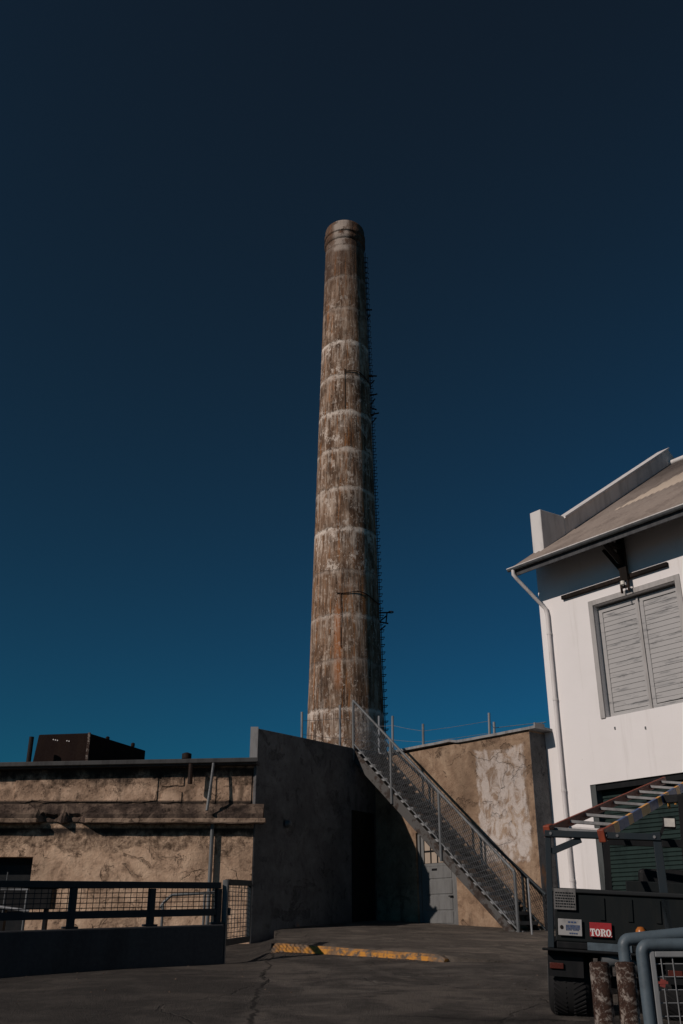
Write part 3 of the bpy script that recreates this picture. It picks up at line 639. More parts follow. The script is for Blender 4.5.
pu = [-1.67, -.23, 1.40, 3.55]; RH = 1.30
zb_ = lambda u: 7.0 + (u + 2.65) * (2.09 - 7.0) / (3.57 + 2.65)      # back handrail
for y, mt, ul, ue, up, zr in ((YF - .045, 'galv_dull', U0, 3.55, pu, lambda u: zl(u) + RH), (YB, 'fence', U0 - .2, 3.62, (-1.4, .2, 1.83, 3.0), zb_)):
    fr_ = y < -.5
    for u in up:
        MB().tube([(u, y, ZB - .05 if u > 3.4 else zl(u) - (.28 if fr_ else 0)), (u, y, zr(u))], .036 if fr_ else .030, 8).build('post', mt, st, smooth=True)
    MB().tube([(ul, y, zr(ul)), (ue, y, zr(ue))], .034, 8).build('handrail', mt, st, smooth=True)
    MB().tube([(ul, y, zl(ul) + .14), (ue, y, zl(ue) + .14)], .016, 6).build('bottom_rail', mt, st)
    m_ = MB(); sp = .115; v0 = .13
    for sgn in (1, -1):
        for i in range(-20, int((ue - ul) / sp) + 24):
            u_ = ul + i * sp; prev = None; N_ = 1
            v1 = zr(u_) - zl(u_) - .03; ub = u_ + sgn * (v1 - v0) * .95; vb = zr(ub) - zl(ub) - .03; va = v0; ua = u_
            if ua > ub: ua, va, ub, vb = ub, vb, ua, va
            if ub <= ul or ua >= ue: continue
            if ua < ul: t = (ul - ua) / (ub - ua); ua, va = ul, va + t * (vb - va)
            if ub > ue: t = (ue - ua) / (ub - ua); ub, vb = ue, va + t * (vb - va)
            m_.tube([(ua, y, zl(ua) + va), (ub, y, zl(ub) + vb)], .0044, 3, cap=False)
    m_.build('wire_mesh', 'galv' if fr_ else 'fence', st)
o = MB().tube([(0, 0, 0), (0, 0, 1.12)], .02, 8).lathe([(.06, 0), (.06, .02), (.02, .03)], 12).build('slim_post', 'galv', smooth=True)
p_ = W(532.5, 941, 20.9); o.location = (p_.x, p_.y, plane(20.9) - .03); tag(o, 'slim grey metal post standing at the foot of the steel stairs', 'post')

# ------------------------------------------------------------------ white building
WA = radians(38.2); w0 = Vector((4.9, 24)) + .48 * Vector((sin(WA), -cos(WA)))
wb = thing('white_building', 'white rendered building with pitched roof, grey shutters and dark green roller door', 'building', (w0.x, w0.y, 0), -(pi / 2 - WA))
SW = 23 / 24; wb.scale = (SW,) * 3; wb.location = (w0.x * SW, w0.y * SW, CH * (1 - SW))
LWB = 13.0; DW = 13.7; rz = lambda y: 10.62 + .684 * y
win = (1.69, 4.02, 5.93, 8.70); gar = (1.03, 5.2, 0, 4.46)
MB().holed(0, LWB, .2, 10.45, 0, .4, [win, (gar[0], gar[1], .2, gar[3]), (7.6, 10.0, 5.88, 8.66)]).build('front_wall', 'white', wb)
ridge = DW / 2
MB().prof_x([(.403, .2), (DW, .2), (DW, 10.4), (ridge, rz(ridge) - .12), (.403, rz(.4) - .14)], 0, LWB).build('building_body', 'white', wb)
MB().box((-.43, .004, .2), (-.001, .42, 5.86)).build('pier', 'white', wb, bevel=.01)
# gable parapet: kneeler block and sloping coping
pt = .34
MB().prof_x([(-.02, rz(0) - .25), (.98, rz(.98) - .12), (.98, 11.86), (-.02, 11.80)], -.03, pt).build('parapet_block', 'verge', wb, bevel=.02)
MB().prof_x([(.983, rz(.98) - .12), (ridge, rz(ridge) - .12), (DW - .98, rz(.98) - .12), (DW - .98, rz(.98) + .50), (ridge, rz(ridge) + .56), (.983, rz(.98) + .50)], -.03, pt).build('parapet', 'verge', wb, bevel=.02)
MB().prof_x([(.985, rz(.985) + .503), (ridge, rz(ridge) + .563), (ridge, rz(ridge) + .62), (.985, rz(.985) + .56)], -.06, pt + .05).build('parapet_coping', 'pipe', wb)
# corrugated roof
def rf(y0, y1, flip):
    m_ = MB(); per = .17; nxr = int(LWB / per * 6); vs = []
    for j in range(2):
        y = (y0, y1)[j]
        for i in range(nxr + 1):
            x = -.06 + (LWB + .06) * i / nxr
            if y > -.2 and False: pass
            yy_ = y if not flip else DW - y
            vs.append((x, yy_, rz(y) + .026 * cos(2 * pi * x / per)))
    m_.add(vs, [(i, i + 1, nxr + 2 + i, nxr + 1 + i) for i in range(nxr)])
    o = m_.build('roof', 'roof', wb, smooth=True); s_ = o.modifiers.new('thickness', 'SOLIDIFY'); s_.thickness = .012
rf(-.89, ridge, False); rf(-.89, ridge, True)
MB().tube([(-.03, ridge, rz(ridge) + .05), (LWB, ridge, rz(ridge) + .05)], .09, 10).build('ridge_cap', 'verge', wb, smooth=True)
MB().hexa([(.0, -.87, rz(-.87) - .14), (LWB, -.87, rz(-.87) - .14), (LWB, -.005, rz(-.0) - .14), (.0, -.005, rz(-.0) - .14), (.0, -.87, rz(-.87) - .10), (LWB, -.87, rz(-.87) - .10), (LWB, -.005, rz(0) - .10), (.0, -.005, rz(0) - .10)]).build('soffit', 'soffit', wb)
src = None
for i in range(14):
    x = .12 + i * .95
    if x > LWB: break
    if src is None: src = MB().beam((0, -.86, rz(-.86) - .21), (0, -.006, rz(0) - .21), .07, .13).build('rafter', 'rafter', wb); src.location = (x, 0, 0)
    else: copy_part(src, wb, (x, 0, 0))
MB().box((-.02, -.90, rz(-.87) - .27), (LWB, -.872, rz(-.87) - .06)).build('fascia', 'soffit', wb)
gz = rz(-.93) - .035
m_ = MB(); pr = [(-.97 + .062 * cos(a), gz + .065 * sin(a)) for a in [pi + i * pi / 8 for i in range(9)]]
pr2 = [(-.97 + .052 * cos(a), gz + .055 * sin(a)) for a in [2 * pi - i * pi / 8 for i in range(9)]]
pr[0] = (pr[0][0] - .012, pr[0][1] + .01)
m_.prof_x(pr + pr2, -.12, LWB); m_.build('gutter', 'galv_dull', wb); MB().beam((-.12, -1.032, gz + .008), (LWB, -1.032, gz + .008), .022, .022).build('gutter_lip', 'pipe', wb)
dp = MB().tube([(.04, -.97, gz - .05), (.04, -.97, gz - .17), (.08, -.88, gz - .29), (.22, -.2, gz - .86), (.27, -.09, gz - .98), (.30, -.08, gz - 1.15), (.30, -.08, 5.0), (.30, -.08, .6)], .048, 12).build('downpipe', 'pipe', wb, smooth=True)
for z_ in (8.3, 6.6, 4.4, 2.4): MB().lathe([(.058, -.03), (.058, .03)], 12, c=(.30, -.08, z_)).box((.27, -.03, z_ - .015), (.33, .004, z_ + .015)).build('pipe_clip', 'pipe', dp)
# window: grey trim, two louvred leaves
x0, x1, z0, z1 = win
fr = MB().box((x0 - .13, -.03, z0 - .01), (x0, .02, z1 + .13)).box((x1, -.03, z0 - .01), (x1 + .13, .02, z1 + .13)).box((x0, -.03, z1), (x1, .02, z1 + .13))
MB().box((x0, .30, z0), (x1, .39, z1)).build('window_backing', 'black', wb)
wf_ = fr.build('window_frame', 'trim', wb, bevel=.006)
md = 2.88
def leaf(a, b, seed):
    rnd = random.Random(seed); m_ = MB(); y = .16
    m_.box((a, y, z0 + .02), (a + .10, y + .06, z1 - .06)); m_.box((b - .10, y, z0 + .02), (b, y + .06, z1 - .06)); m_.box((a + .1, y, z0 + .02), (b - .1, y + .06, z0 + .12)); m_.box((a + .1, y, z1 - .18), (b - .1, y + .06, z1 - .06))
    n_ = 21
    for i in range(n_):
        zc = z0 + .14 + (z1 - z0 - .34) * (i + .5) / n_; h = (z1 - z0 - .34) / n_ / 2 + .004; tl = rnd.uniform(-.008, .008); dz = rnd.uniform(-.006, .006)
        m_.hexa([(a + .1, y + .016, zc - h + dz), (b - .1, y + .016, zc - h + dz + tl), (b - .1, y + .025, zc - h + dz + tl), (a + .1, y + .025, zc - h + dz), (a + .1, y + .028, zc + h + dz), (b - .1, y + .028, zc + h + dz + tl), (b - .1, y + .043, zc + h + dz + tl), (a + .1, y + .043, zc + h + dz)])
    return m_.build('shutter', 'shutter', wb)
leaf(x0 + .03, md - .01, 1); leaf(md + .02, x1 - .03, 2)
MB().box((md - .05, .135, z0 + .02), (md + .012, .158, z1 - .06)).build('meeting_stile', 'trim', wb)
# second window further along the front
MB().box((7.6, .2, 5.88), (10.0, .3, 8.66)).build('shutter', 'shutter', wb)
# roller door
gx0, gx1, _, gzt = gar
for xa in (gx0, gx1 - .14): MB().box((xa, .02, .2), (xa + .14, .36, gzt)).build('door_jamb', 'jamb', wb)
m_ = MB(); z_ = .9; pts = []
while z_ < gzt - .12: pts += [(.26, z_), (.235, z_ + .02), (.235, z_ + .06), (.26, z_ + .08)]; z_ += .09
m_.prof_x([(.30, .5)] + [(.26, .5)] + pts + [(.30, z_)], gx0 + .142, gx1 - .142); m_.build('roller_door', 'green', wb)
MB().box((gx0 + .14, .05, gzt - .14), (gx1 - .14, .36, gzt - .002)).build('roller_box', 'black', wb)
# timber rail, knee brace, floodlight
MB().box((.80, -.09, 9.08), (3.92, -.002, 9.18)).build('wall_rail', 'beam', wb, bevel=.01)
bx = 2.80
kb = MB().box((bx - .10, -.20, 9.0), (bx + .10, -.122, 10.15)).beam((bx, -.16, 9.42), (bx, -.84, 9.86), .10, .09).box((bx - .06, -.86, 9.80), (bx + .06, -.2, 9.90)).beam((bx - .08, -.15, 9.3), (bx - .5, -.15, 9.95), .08, .07)
kb.build('eave_bracket', 'beam', wb)
fl = MB().box((bx - .13, -.20, 8.72), (bx - .10, -.14, 9.02)).box((bx + .07, -.20, 8.72), (bx + .10, -.14, 9.02)).box((bx - .10, -.21, 8.84), (bx + .07, -.12, 8.88)).build('lamp_yoke', 'iron', wb)
MB().lathe([(.0, 0), (.06, .01), (.055, .1), (.0, .12)], 12, c=(bx - .015, -.24, 8.88)).build('lamp_bulb', 'lens', fl, smooth=True)
for (x_, z_) in ((1.9, 5.62), (2.72, 5.50)): MB().box((x_, -.02, z_), (x_ + .03, .0, z_ + .06)).build('wall_fixing', 'galv_dull', wb)


# ------------------------------------------------------------------ fence, gate, rails on the left
fA = Vector((-4.42, 13.55)); fB = Vector((-1.83, 15.74)); fd = (fB - fA).normalized(); flen = (fB - fA).length; fa = atan2(fd.y, fd.x)
fn = thing('mesh_fence', 'dark steel post and rail fence with square wire mesh on a low wall', 'fence', (fA.x, fA.y, 0), fa)
zg = lambda s_: plane(fA.y + fd.y * s_)
ztop = lambda s_: 1.35 + .594 + (.073) * s_ / flen * 1.0
S0 = -4.5
m_ = MB(); bt = lambda s_: 1.325 + .095 * s_ / flen
m_.hexa([(S0, 0, zg(S0) - .5), (flen + .05, 0, zg(flen) - .4), (flen + .05, .28, zg(flen) - .4), (S0, .28, zg(S0) - .5), (S0, 0, bt(S0)), (flen + .05, 0, bt(flen)), (flen + .05, .28, bt(flen)), (S0, .28, bt(S0))])
m_.build('fence_kerb', 'base', fn, bevel=.02)
yc = .14
def rail(za, w, h, nm): MB().beam((S0, yc, za(S0)), (flen + .02, yc, za(flen)), w, h).build(nm, 'fence', fn, bevel=.006)
zr2 = lambda s_: bt(s_) + .175
rail(lambda s_: ztop(s_) - .04, .09, .09, 'top_rail'); rail(zr2, .08, .10, 'bottom_rail')
posts = []
for px in (72.5, 151.5, 217.5):
    best = min((abs((lambda p: (341.5 + F * p[0] / (p[1] * cos(TILT) + (1.7 - CH) * sin(TILT))))((fA.x + fd.x * s_ - fd.y * .14, fA.y + fd.y * s_ + fd.x * .14)) - px), s_) for s_ in [i * .01 for i in range(0, 372)])[1]; posts.append(best)
sp_ = posts[1] - posts[0]
posts = [posts[0] - 2 * sp_, posts[0] - sp_] + posts
for s_ in posts:
    MB().box((s_ - .045, yc - .045, bt(s_) - .002), (s_ + .045, yc + .045, ztop(s_) - .09)).box((s_ - .09, yc - .08, bt(s_)), (s_ + .09, yc + .08, bt(s_) + .03)).build('post', 'fence', fn, bevel=.006)
m_ = MB(); s_ = S0
while s_ < flen: m_.tube([(s_, yc, zr2(s_)), (s_, yc, ztop(s_) - .05)], .0065, 3, cap=False); s_ += .098
for k in range(1, 6): m_.tube([(S0, yc + .008, zr2(S0) + k * .066 + .02), (flen, yc + .008, zr2(flen) + k * .066 + .02)], .0065, 3, cap=False)
m_.build('wire_mesh', 'fence', fn)

g0 = Vector((-1.81, 16.0)); g1 = Vector((-1.60, 17.7)); gd = (g1 - g0).normalized(); gl = (g1 - g0).length
gt = thing('mesh_gate', 'narrow wire mesh gate standing open beside the end of the dark fence', 'gate', (g0.x, g0.y, 0), atan2(gd.y, gd.x))
MB().box((-.12, -.04, .7), (-.05, .04, 2.06)).build('gate_post', 'galv_dull', gt, bevel=.006)
ga = (1.16, 2.03); gbz = (1.20, 2.09)
fr = MB().beam((0, 0, ga[0]), (0, 0, ga[1]), .07, .06, (0, 1, 0)).beam((gl, 0, gbz[0]), (gl, 0, gbz[1]), .08, .06, (0, 1, 0)).beam((0, 0, ga[0]), (gl, 0, gbz[0]), .06, .09).beam((0, 0, ga[1]), (gl, 0, gbz[1]), .06, .09)
fr.build('gate_frame', 'fence', gt)
m_ = MB(); h = ga[1] - ga[0]
for k in range(1, 13): m_.tube([(0, .01, ga[0] + h * k / 13), (gl, .01, gbz[0] + h * k / 13)], .006, 3, cap=False)
for k in range(1, 8): m_.tube([(gl * k / 8, 0, ga[0]), (gl * k / 8, 0, gbz[1])], .006, 3, cap=False)
m_.build('wire_mesh', 'fence', gt)
MB().box((.06, -.05, 1.55), (.13, .05, 1.66)).build('latch', 'galv_dull', gt)

hr = thing('pipe_handrail', 'grey bent pipe handrail behind the right end of the dark fence', 'handrail', W(214, 893, 18)); LH = rel(hr)
MB().tube([LH(W(216, 892.5, 18)), LH(W(172, 895, 18)), LH(W(164, 902, 18)), LH(W(160, 908, 18))], .026, 8).build('rail_tube', 'galv_dull', hr, smooth=True)
for (px, ya) in ((163, 905), (205, 893)): 
    p_ = LH(W(px, ya, 18)); MB().tube([p_, p_ - Vector((0, 0, 1.1))], .024, 8).build('leg', 'galv_dull', hr, smooth=True)
dr_ = thing('double_handrail', 'pale twin tube handrail in front of the dark window at far left', 'handrail', W(30, 905, 18.2)); LD = rel(dr_)
for y0_, y1_ in ((889, 889.5), (907, 911)): MB().tube([LD(W(-60, y0_ - (y1_ - y0_) * 2, 18.2)), LD(W(29, y1_, 18.2))], .026, 8).build('rail_tube', 'galv', dr_, smooth=True)
for px in (27.5, -40): p_ = LD(W(px, 889, 18.2)); MB().tube([p_, p_ - Vector((0, 0, 1.3))], .022, 8).build('leg', 'galv_dull', dr_)
for k in range(5): p_ = LD(W(8 - k * 12, 872 if k == 0 else 886, 18.2)); MB().tube([p_, p_ - Vector((0, 0, .75))], .012, 6).build('baluster', 'galv_dull', dr_)
bn = thing('dark_cabinet', 'low dark box against the tan front beside the dark window', 'box', tuple(W(28, 909, 19.4))); 
MB().box((-.62, 0, 0), (.42, .35, .36)).build('cabinet_body', 'black', bn, bevel=.015)
MB().box((-.64, -.02, .362), (.44, .37, .395)).build('cabinet_lid', 'truck', bn, bevel=.01)
for x_ in (-.5, .3): MB().box((x_ - .03, .1, -1.0), (x_ + .03, .25, -.002)).build('leg', 'black', bn)

# ------------------------------------------------------------------ utility cart
tr = thing('utility_cart', 'black utility cart seen from behind with ladder rack and fat tyres', 'utility vehicle', (1.995, 10.0, plane(10) - .03)); tr.scale = (.92, .92, 1.03)
tr.rotation_euler = (0, radians(3.2), radians(-14))
# bed
bz0, bz1 = .66, 1.085
bd = MB().box((.04, .0, bz0), (1.42, .045, bz1)).box((.04, .045, bz0), (.085, 1.5, bz1)).box((1.375, .045, bz0), (1.42, 1.5, bz1)).box((.085, .045, bz0), (1.375, 1.5, bz0 + .04)).box((.085, 1.46, bz0 + .04), (1.375, 1.5, bz1)).build('cargo_bed', 'truck', tr, bevel=.012)
MB().box((.02, -.03, bz1), (1.44, .07, bz1 + .04)).box((.02, .07, bz1), (.10, 1.5, bz1 + .04)).box((1.36, .07, bz1), (1.44, 1.5, bz1 + .04)).build('bed_rim', 'worn_black', bd, bevel=.01)
for x_ in (.5, .78, 1.06): MB().box((x_, -.016, bz0 + .2), (x_ + .05, .0, bz1 - .03)).build('bed_rib', 'truck', bd)
sk = MB().box((.035, -.034, .935), (.26, -.031, 1.118)).build('sticker', 'decal', tr)
m_ = MB()
for j in range(6):
    x_ = .05
    while x_ < .24: w_ = random.uniform(.008, .028); m_.box((x_, -.038, .955 + j * .024), (min(x_ + w_, .25), -.0345, .967 + j * .024)); x_ += w_ + .008
m_.build('sticker_print', 'truck', sk)
MB().box((0.05, -.06, .60), (1.40, .10, .66)).box((-.10, -.10, .575), (.95, .04, .598)).build('bumper', 'black', tr, bevel=.01)
MB().box((.36, -.075, .60), (.80, -.062, .665)).build('bumper_plate', 'blue', tr)
pl = MB().box((.070, -.035, .712), (.312, -.025, .855)).build('licence_plate', 'plate', tr, bevel=.004)
m_ = MB(); x_ = .148; rnd = random.Random(3)
for k in range(6):
    m_.box((x_, -.039, .757), (x_ + .007, -.0355, .806)); m_.box((x_ + .013, -.039, .757 + rnd.choice((0, .01))), (x_ + .019, -.0355, .806)); zz_ = rnd.choice((.752, .77, .79)); m_.box((x_ + .007, -.039, zz_), (x_ + .013, -.0355, zz_ + .008)); x_ += .0245
for k in range(3): m_.box((.172 + k * .03, -.039, .822), (.194 + k * .03, -.0355, .836))
for k in range(4): m_.box((.182 + k * .022, -.039, .728), (.198 + k * .022, -.0355, .739))
m_.build('plate_print', 'plate_blue', pl)
MB().lathe([(.0, -.0), (.018, 0), (.018, .004), (.0, .004)], 16, c=(.106, -.039, .782), axis='y', caps=False).build('plate_emblem', 'beam', pl)
sg = MB().box((.39, -.035, .715), (.612, -.024, .838)).build('brand_sign', 'red', tr, bevel=.003)
# slab serif lettering
def letters(x, z, hgt, w):
    m_ = MB(); y0_, y1_ = -.040, -.0352
    B = lambda a, b, c, d: m_.box((x + a, y0_, z + c), (x + b, y1_, z + d))
    def ring(cx, rx, rz, ix, iz, a0=0, a1=360, cz=None):
        cz = hgt / 2 if cz is None else cz; n_ = 28; vs = []
        for i in range(n_ + 1):
            a = radians(a0 + (a1 - a0) * i / n_)
            for (qx, qz) in ((rx, rz), (ix, iz)):
                for yy_ in (y0_, y1_): vs.append((x + cx + qx * cos(a), yy_, z + cz + qz * sin(a)))
        fs = []
        for i in range(n_):
            o_ = i * 4; fs += [(o_, o_ + 4, o_ + 6, o_ + 2), (o_ + 1, o_ + 3, o_ + 7, o_ + 5), (o_, o_ + 1, o_ + 5, o_ + 4), (o_ + 2, o_ + 6, o_ + 7, o_ + 3)]
        m_.add(vs, fs)
    g_ = hgt
    # T
    B(.016, .032, .008, g_ - .010); B(.0, .048, g_ - .010, g_); B(.0, .007, g_ - .026, g_ - .010); B(.041, .048, g_ - .026, g_ - .010); B(.010, .038, 0, .008)
    ring(.076, .026, g_ / 2, .010, g_ / 2 - .009)
    # R
    B(.110, .126, .008, g_ - .008); B(.104, .130, 0, .008); B(.104, .130, g_ - .008, g_)
    ring(.130, .024, g_ * .27, .008, g_ * .27 - .009, -90, 90, g_ * .73)
    m_.hexa([(x + .130, y0_, z + g_ * .45), (x + .143, y0_, z + g_ * .45), (x + .160, y0_, z), (x + .144, y0_, z), (x + .130, y1_, z + g_ * .45), (x + .143, y1_, z + g_ * .45), (x + .160, y1_, z), (x + .144, y1_, z)])
    ring(.184, .026, g_ / 2, .010, g_ / 2 - .009)
    B(.211, .217, 0, .007)
    m_.build('sign_lettering', 'letter', sg)
letters(.394, .722, .062, .21)
MB().box((.50, -.026, .61), (.53, -.02, .66)).build('hitch_pin', 'black', tr)
ab = MB().lathe([(.055, 0), (.055, .03), (.05, .06), (.03, .085), (0, .09)], 16, c=(.90, -.02, .735), caps=False).build('amber_light', 'amber', tr, smooth=True)
MB().box((.83, -.06, .705), (.97, .02, .734)).build('light_base', 'black', ab)
# chassis, axle, exhaust
MB().box((.45, .1, .38), (.60, 2.6, .50)).box((.85, .1, .38), (1.0, 2.6, .50)).box((.2, .35, .28), (1.25, .47, .38)).build('chassis', 'black', tr, bevel=.01)
MB().tube([(.50, -.02, .50), (.62, .02, .53), (.78, .05, .50), (.95, .2, .44)], .055, 10).build('exhaust', 'galv_dull', tr, smooth=True)
# wheels
def wheel(x, y, w=.45, r=.325):
    ty = MB().lathe([(r - .14, -w / 2 + .01), (r - .09, -w / 2), (r - .05, -w / 2 + .012), (r - .02, -w / 2 + .045), (r - .004, -w / 2 + .10), (r, -w / 2 + .16), (r, w / 2 - .16), (r - .004, w / 2 - .10), (r - .02, w / 2 - .045), (r - .05, w / 2 - .012), (r - .09, w / 2), (r - .14, w / 2 - .01)], 40, axis='x', caps=True)
    for k in range(46):
        a = 2 * pi * k / 46
        for sgn in (-1, 1):
            mt_ = Matrix.Rotation(a, 4, 'X') @ Matrix.Translation((sgn * w * .22, 0, r)) @ Matrix.Rotation(sgn * .5, 4, 'Z')
            ty.box((-w * .17, -.008, -.02), (w * .15, .008, .004), mt_)
    o = ty.build('tyre', 'rubber', tr, smooth=True); o.location = (x, y, r)
    MB().lathe([(.0, -w / 2 - .005), (.17, -w / 2 - .005), (.19, -w / 2 + .03), (.19, w / 2 - .03), (.17, w / 2 + .005), (0, w / 2 + .005)], 24, axis='x', caps=False).build('rim', 'galv_dull', o, smooth=True)
for x_ in (.165, 1.28):
    for y_ in (.42, 2.35): wheel(x_, y_)
for x_ in (-.05, 1.12):
    m_ = MB(); m_.prof_x([(.03, .36), (.03, .53), (.12, .64), (.22, .70), (.22, .69), (.13, .625), (.045, .52), (.045, .36)], x_, x_ + .36); fl_ = m_.build('mudguard', 'black', tr)
    MB().box((x_ + .02, .005, .425), (x_ + .16, .028, .475)).build('reflector', 'red_lens', fl_, bevel=.005)
# rack
MB().box((-.04, .0, .60), (.022, .07, 1.64)).build('rack_post', 'fence', tr, bevel=.006)
MB().beam((1.185, .04, .70), (1.125, .04, 1.66), .085, .08, (0, 1, 0)).build('rack_post', 'fence', tr, bevel=.006)
MB().box((-.045, -.02, 1.585), (1.165, .10, 1.645)).build('rack_bar', 'fence', tr, bevel=.006)
MB().beam((.02, .04, 1.45), (.34, .04, 1.575), .05, .06).build('rack_brace', 'fence', tr)
for x_ in (.02, .60, .72, 1.10): MB().tube([(x_, -.03, 1.615), (x_, -.015, 1.615)], .015, 8).build('rack_bolt', 'alu', tr)
# cab frame and seat backs ahead of the bed
MB().box((.58, 1.56, .66), (.66, 1.64, 1.72)).build('cab_post', 'black', tr); MB().box((1.5, 1.56, .66), (1.58, 1.64, 2.18)).build('cab_post', 'black', tr)
MB().box((.66, 1.56, 1.64), (1.50, 1.64, 1.72)).build('cab_bar', 'black', tr)
MB().box((.98, 1.7, .7), (1.72, 1.86, 1.42)).build('seat_back', 'black', tr, bevel=.05)
MB().box((.82, 1.52, .66), (1.9, 1.555, 1.28)).build('cab_panel', 'truck', tr, bevel=.01)
MB().box((.2, 1.6, .5), (1.3, 3.0, .62)).box((.25, 2.4, .62), (1.25, 3.1, 1.0)).build('cab_body', 'truck', tr, bevel=.04)
MB().beam((1.62, 2.0, .62), (2.02, 2.02, 2.18), .08, .08, (0, 1, 0)).build('rack_post', 'black', tr)
MB().beam((1.16, 2.0, 2.16), (2.25, 1.72, 2.24), .08, .08).build('rack_bar', 'black', tr)
wl = MB().box((1.20, -.02, 1.70), (1.33, .07, 1.80)).build('work_light', 'black', tr, bevel=.01)
MB().box((1.212, -.028, 1.712), (1.318, -.021, 1.788)).build('lamp_lens', 'lens', wl)
MB().beam((1.16, .03, 1.63), (1.21, .03, 1.72), .03, .03, (0, 1, 0)).build('lamp_stem', 'black', wl)

# step ladder lying on the rack
A = W(549, 831, 10.02); B_ = W(603, 835, 9.86); C_ = W(655, 784.5, 12.3); D_ = W(684, 786.5, 12.1)
sl = thing('step_ladder', 'tapering stepladder with orange and blue banded rails lying across the cart rack', 'ladder', tuple((A + B_) / 2)); LS = rel(sl)
a, b, c, d = [LS(p) for p in (A, B_, C_, D_)]
# continue past the frame
c2 = a.lerp(c, 1.12); d2 = b.lerp(d, 1.12)
m_ = MB(); m_.beam(a, c2, .035, .085); m_.build('rail', 'fibre_red', sl)
m_ = MB(); n_ = 22
pat = [0, 0, 0, 1, 1, 2, 1, 1, 2, 2, 1, 1, 2, 1, 2, 1, 2, 1, 1, 2, 1, 2]
pat = [0, 0, 2, 1, 1, 2, 1, 1, 2, 2, 1, 1, 2, 1, 2, 1, 1, 2, 1, 2, 1, 2]
for i in range(n_):
    m_.cur = {0: 0, 1: 2, 2: 1}[pat[i]]; m_.beam(b.lerp(d2, i / n_), b.lerp(d2, (i + 1) / n_), .035, .10)
m_.build('rail', None, sl, mats=['fibre_red', 'fibre', 'fibre_blue'])
for i in range(9):
    t = .035 + i * .115; p_ = a.lerp(c2, t); q_ = b.lerp(d2, t); MB().beam(p_, q_, .085, .028).build('step', 'alu', sl)
for p_, q_ in ((a, c2), (b, d2)):
    e = (q_ - p_).normalized(); MB().beam(p_ - e * .05, p_ + e * .05, .075, .125).build('foot', 'fibre_red', sl, bevel=.01)
m_ = MB(); 
MB().beam(a.lerp(c2, .14) - Vector((0, 0, .055)), b.lerp(d2, .14) - Vector((0, 0, .055)), .10, .02).build('foot_brace', 'pipe', sl)
for i in (4, 5, 6, 7): p_ = b.lerp(d2, .36 + i * .08); MB().box((-.012, -.012, -.14), (.012, .012, -.045), Matrix.Translation(p_)).build('hanging_tab', 'fibre', sl)

# ------------------------------------------------------------------ bollards and barrier in front
for px, lean, lab in ((599, .0, 'rust flaked steel pipe bollard, the left of the pair behind the cart'), (621, .012, 'rust flaked steel pipe bollard, the right of the pair beside the blue frame')):
    p_ = W(px, 962, 4.85); o = MB(); hz = p_.z - plane(4.85) + .05
    o.lathe([(.0455, -.3), (.0455, 0), (.046, .2), (.0455, hz - .012), (.043, hz - .004), (.036, hz), (0, hz + .003)], 28, caps=False)
    o = o.build('bollard', 'bollard', smooth=True); o.location = (p_.x, p_.y, plane(4.85) - .05); tag(o, lab, 'bollard', 'rusty pipe bollards by the cart'); o.rotation_euler = (0, lean * 1.5, 0)

br = thing('steel_barrier', 'blue grey tubular steel barrier with a square wire mesh panel', 'barrier', (1.30, 4.5, plane(4.5) - .03)); zt = 1.278 - br.location.z
def frame(x0, x1, y, z0, z1, r, nm, tilt=0):
    R_ = .034; pts = [(x0, y, z0)] + [(x0 + R_ * (1 - cos(k * pi / 12)), y, z1 - R_ + R_ * sin(k * pi / 12)) for k in range(7)] + [(x1 - R_ * (1 - cos(k * pi / 12)), y, z1 + tilt * (x1 - x0) - R_ + R_ * sin(k * pi / 12)) for k in reversed(range(7))] + [(x1, y, z0)]
    MB().tube(pts, r, 14).build(nm, 'blue', br, smooth=True)
frame(0, 1.6, 0, 0, zt - .012, .026, 'front_frame', .012)
frame(.093, 1.66, .62, 0, zt + .006, .030, 'rear_frame', .09)
for x_ in (0, 1.6): MB().tube([(x_, .025, .18), (x_, .60, .18)], .022, 10).build('base_tube', 'blue', br, smooth=True)
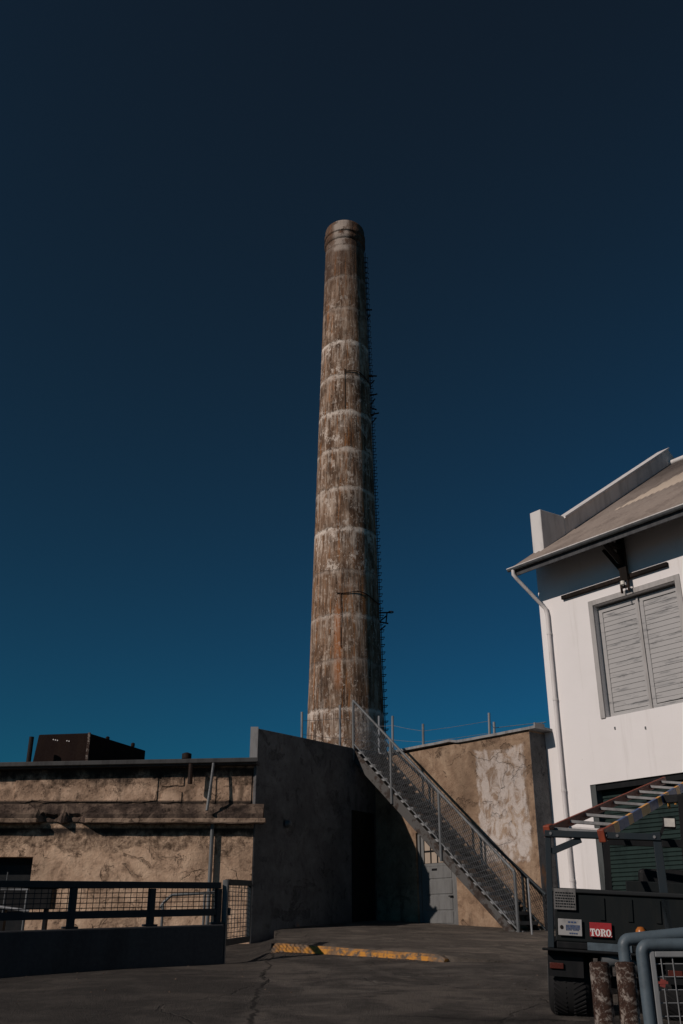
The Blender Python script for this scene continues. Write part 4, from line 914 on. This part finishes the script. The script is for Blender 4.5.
MB().tube([(.02, 0, .24), (1.58, 0, .24)], .024, 12).build('lower_tube', 'blue', br, smooth=True)
px0, px1, pz0, pz1 = .028, 1.572, .285, zt - .036
fr = MB().box((px0, -.012, pz0), (px0 + .024, .012, pz1)).box((px1 - .024, -.012, pz0), (px1, .012, pz1)).box((px0 + .024, -.012, pz1 - .024), (px1 - .024, .012, pz1)).box((px0 + .024, -.012, pz0), (px1 - .024, .012, pz0 + .024))
pf = fr.build('panel_frame', 'panel', br, bevel=.004)
m_ = MB(); x_ = px0 + .05; i = 0
while x_ < px1 - .03: m_.tube([(x_, -.002, pz0 + .02), (x_, -.002, pz1 - .02)], .0022, 5, cap=False); x_ += .05
z_ = pz1 - .05
while z_ > pz0 + .03: m_.tube([(px0 + .02, .002, z_), (px1 - .02, .002, z_)], .0022, 5, cap=False); z_ -= .05
m_.build('wire_mesh', 'panel', pf)
p_ = rel(br)(W(663, 983, 4.49)); MB().box((-.010, -.006, -.016), (.012, -.001, .014), Matrix.Translation((p_.x, -.003, p_.z)) @ Matrix.Rotation(.3, 4, 'Y')).box((-.022, -.0062, -.004), (.022, -.0012, .006), Matrix.Translation((p_.x, -.004, p_.z))).build('tag', 'tag', pf)

# ------------------------------------------------------------------ loose grit on the yard
rnd = random.Random(11); m_ = MB()
for i in range(420):
    if i % 3: x_, y_ = rnd.uniform(-5, 6), rnd.uniform(8.5, 21)
    else:
        t_ = rnd.random(); q_ = K1.lerp(K2, t_) + nk * abs(rnd.gauss(.22, .10)); x_, y_ = q_.x, q_.y
    if (Vector((x_, y_)) - K1).dot(nk) < .16 and y_ > 15: continue
    r_ = rnd.uniform(.006, .02); z_ = road(x_, y_); pts_ = []
    for k in range(5): a_ = 2 * pi * k / 5 + rnd.random(); pts_.append((x_ + r_ * cos(a_) * rnd.uniform(.7, 1.3), y_ + r_ * sin(a_) * rnd.uniform(.7, 1.3), z_ - .004))
    m_.add(pts_ + [(x_, y_, z_ + r_ * .8)], [(k, (k + 1) % 5, 5) for k in range(5)])
o = m_.build('grit', 'ledge'); o['kind'] = 'stuff'
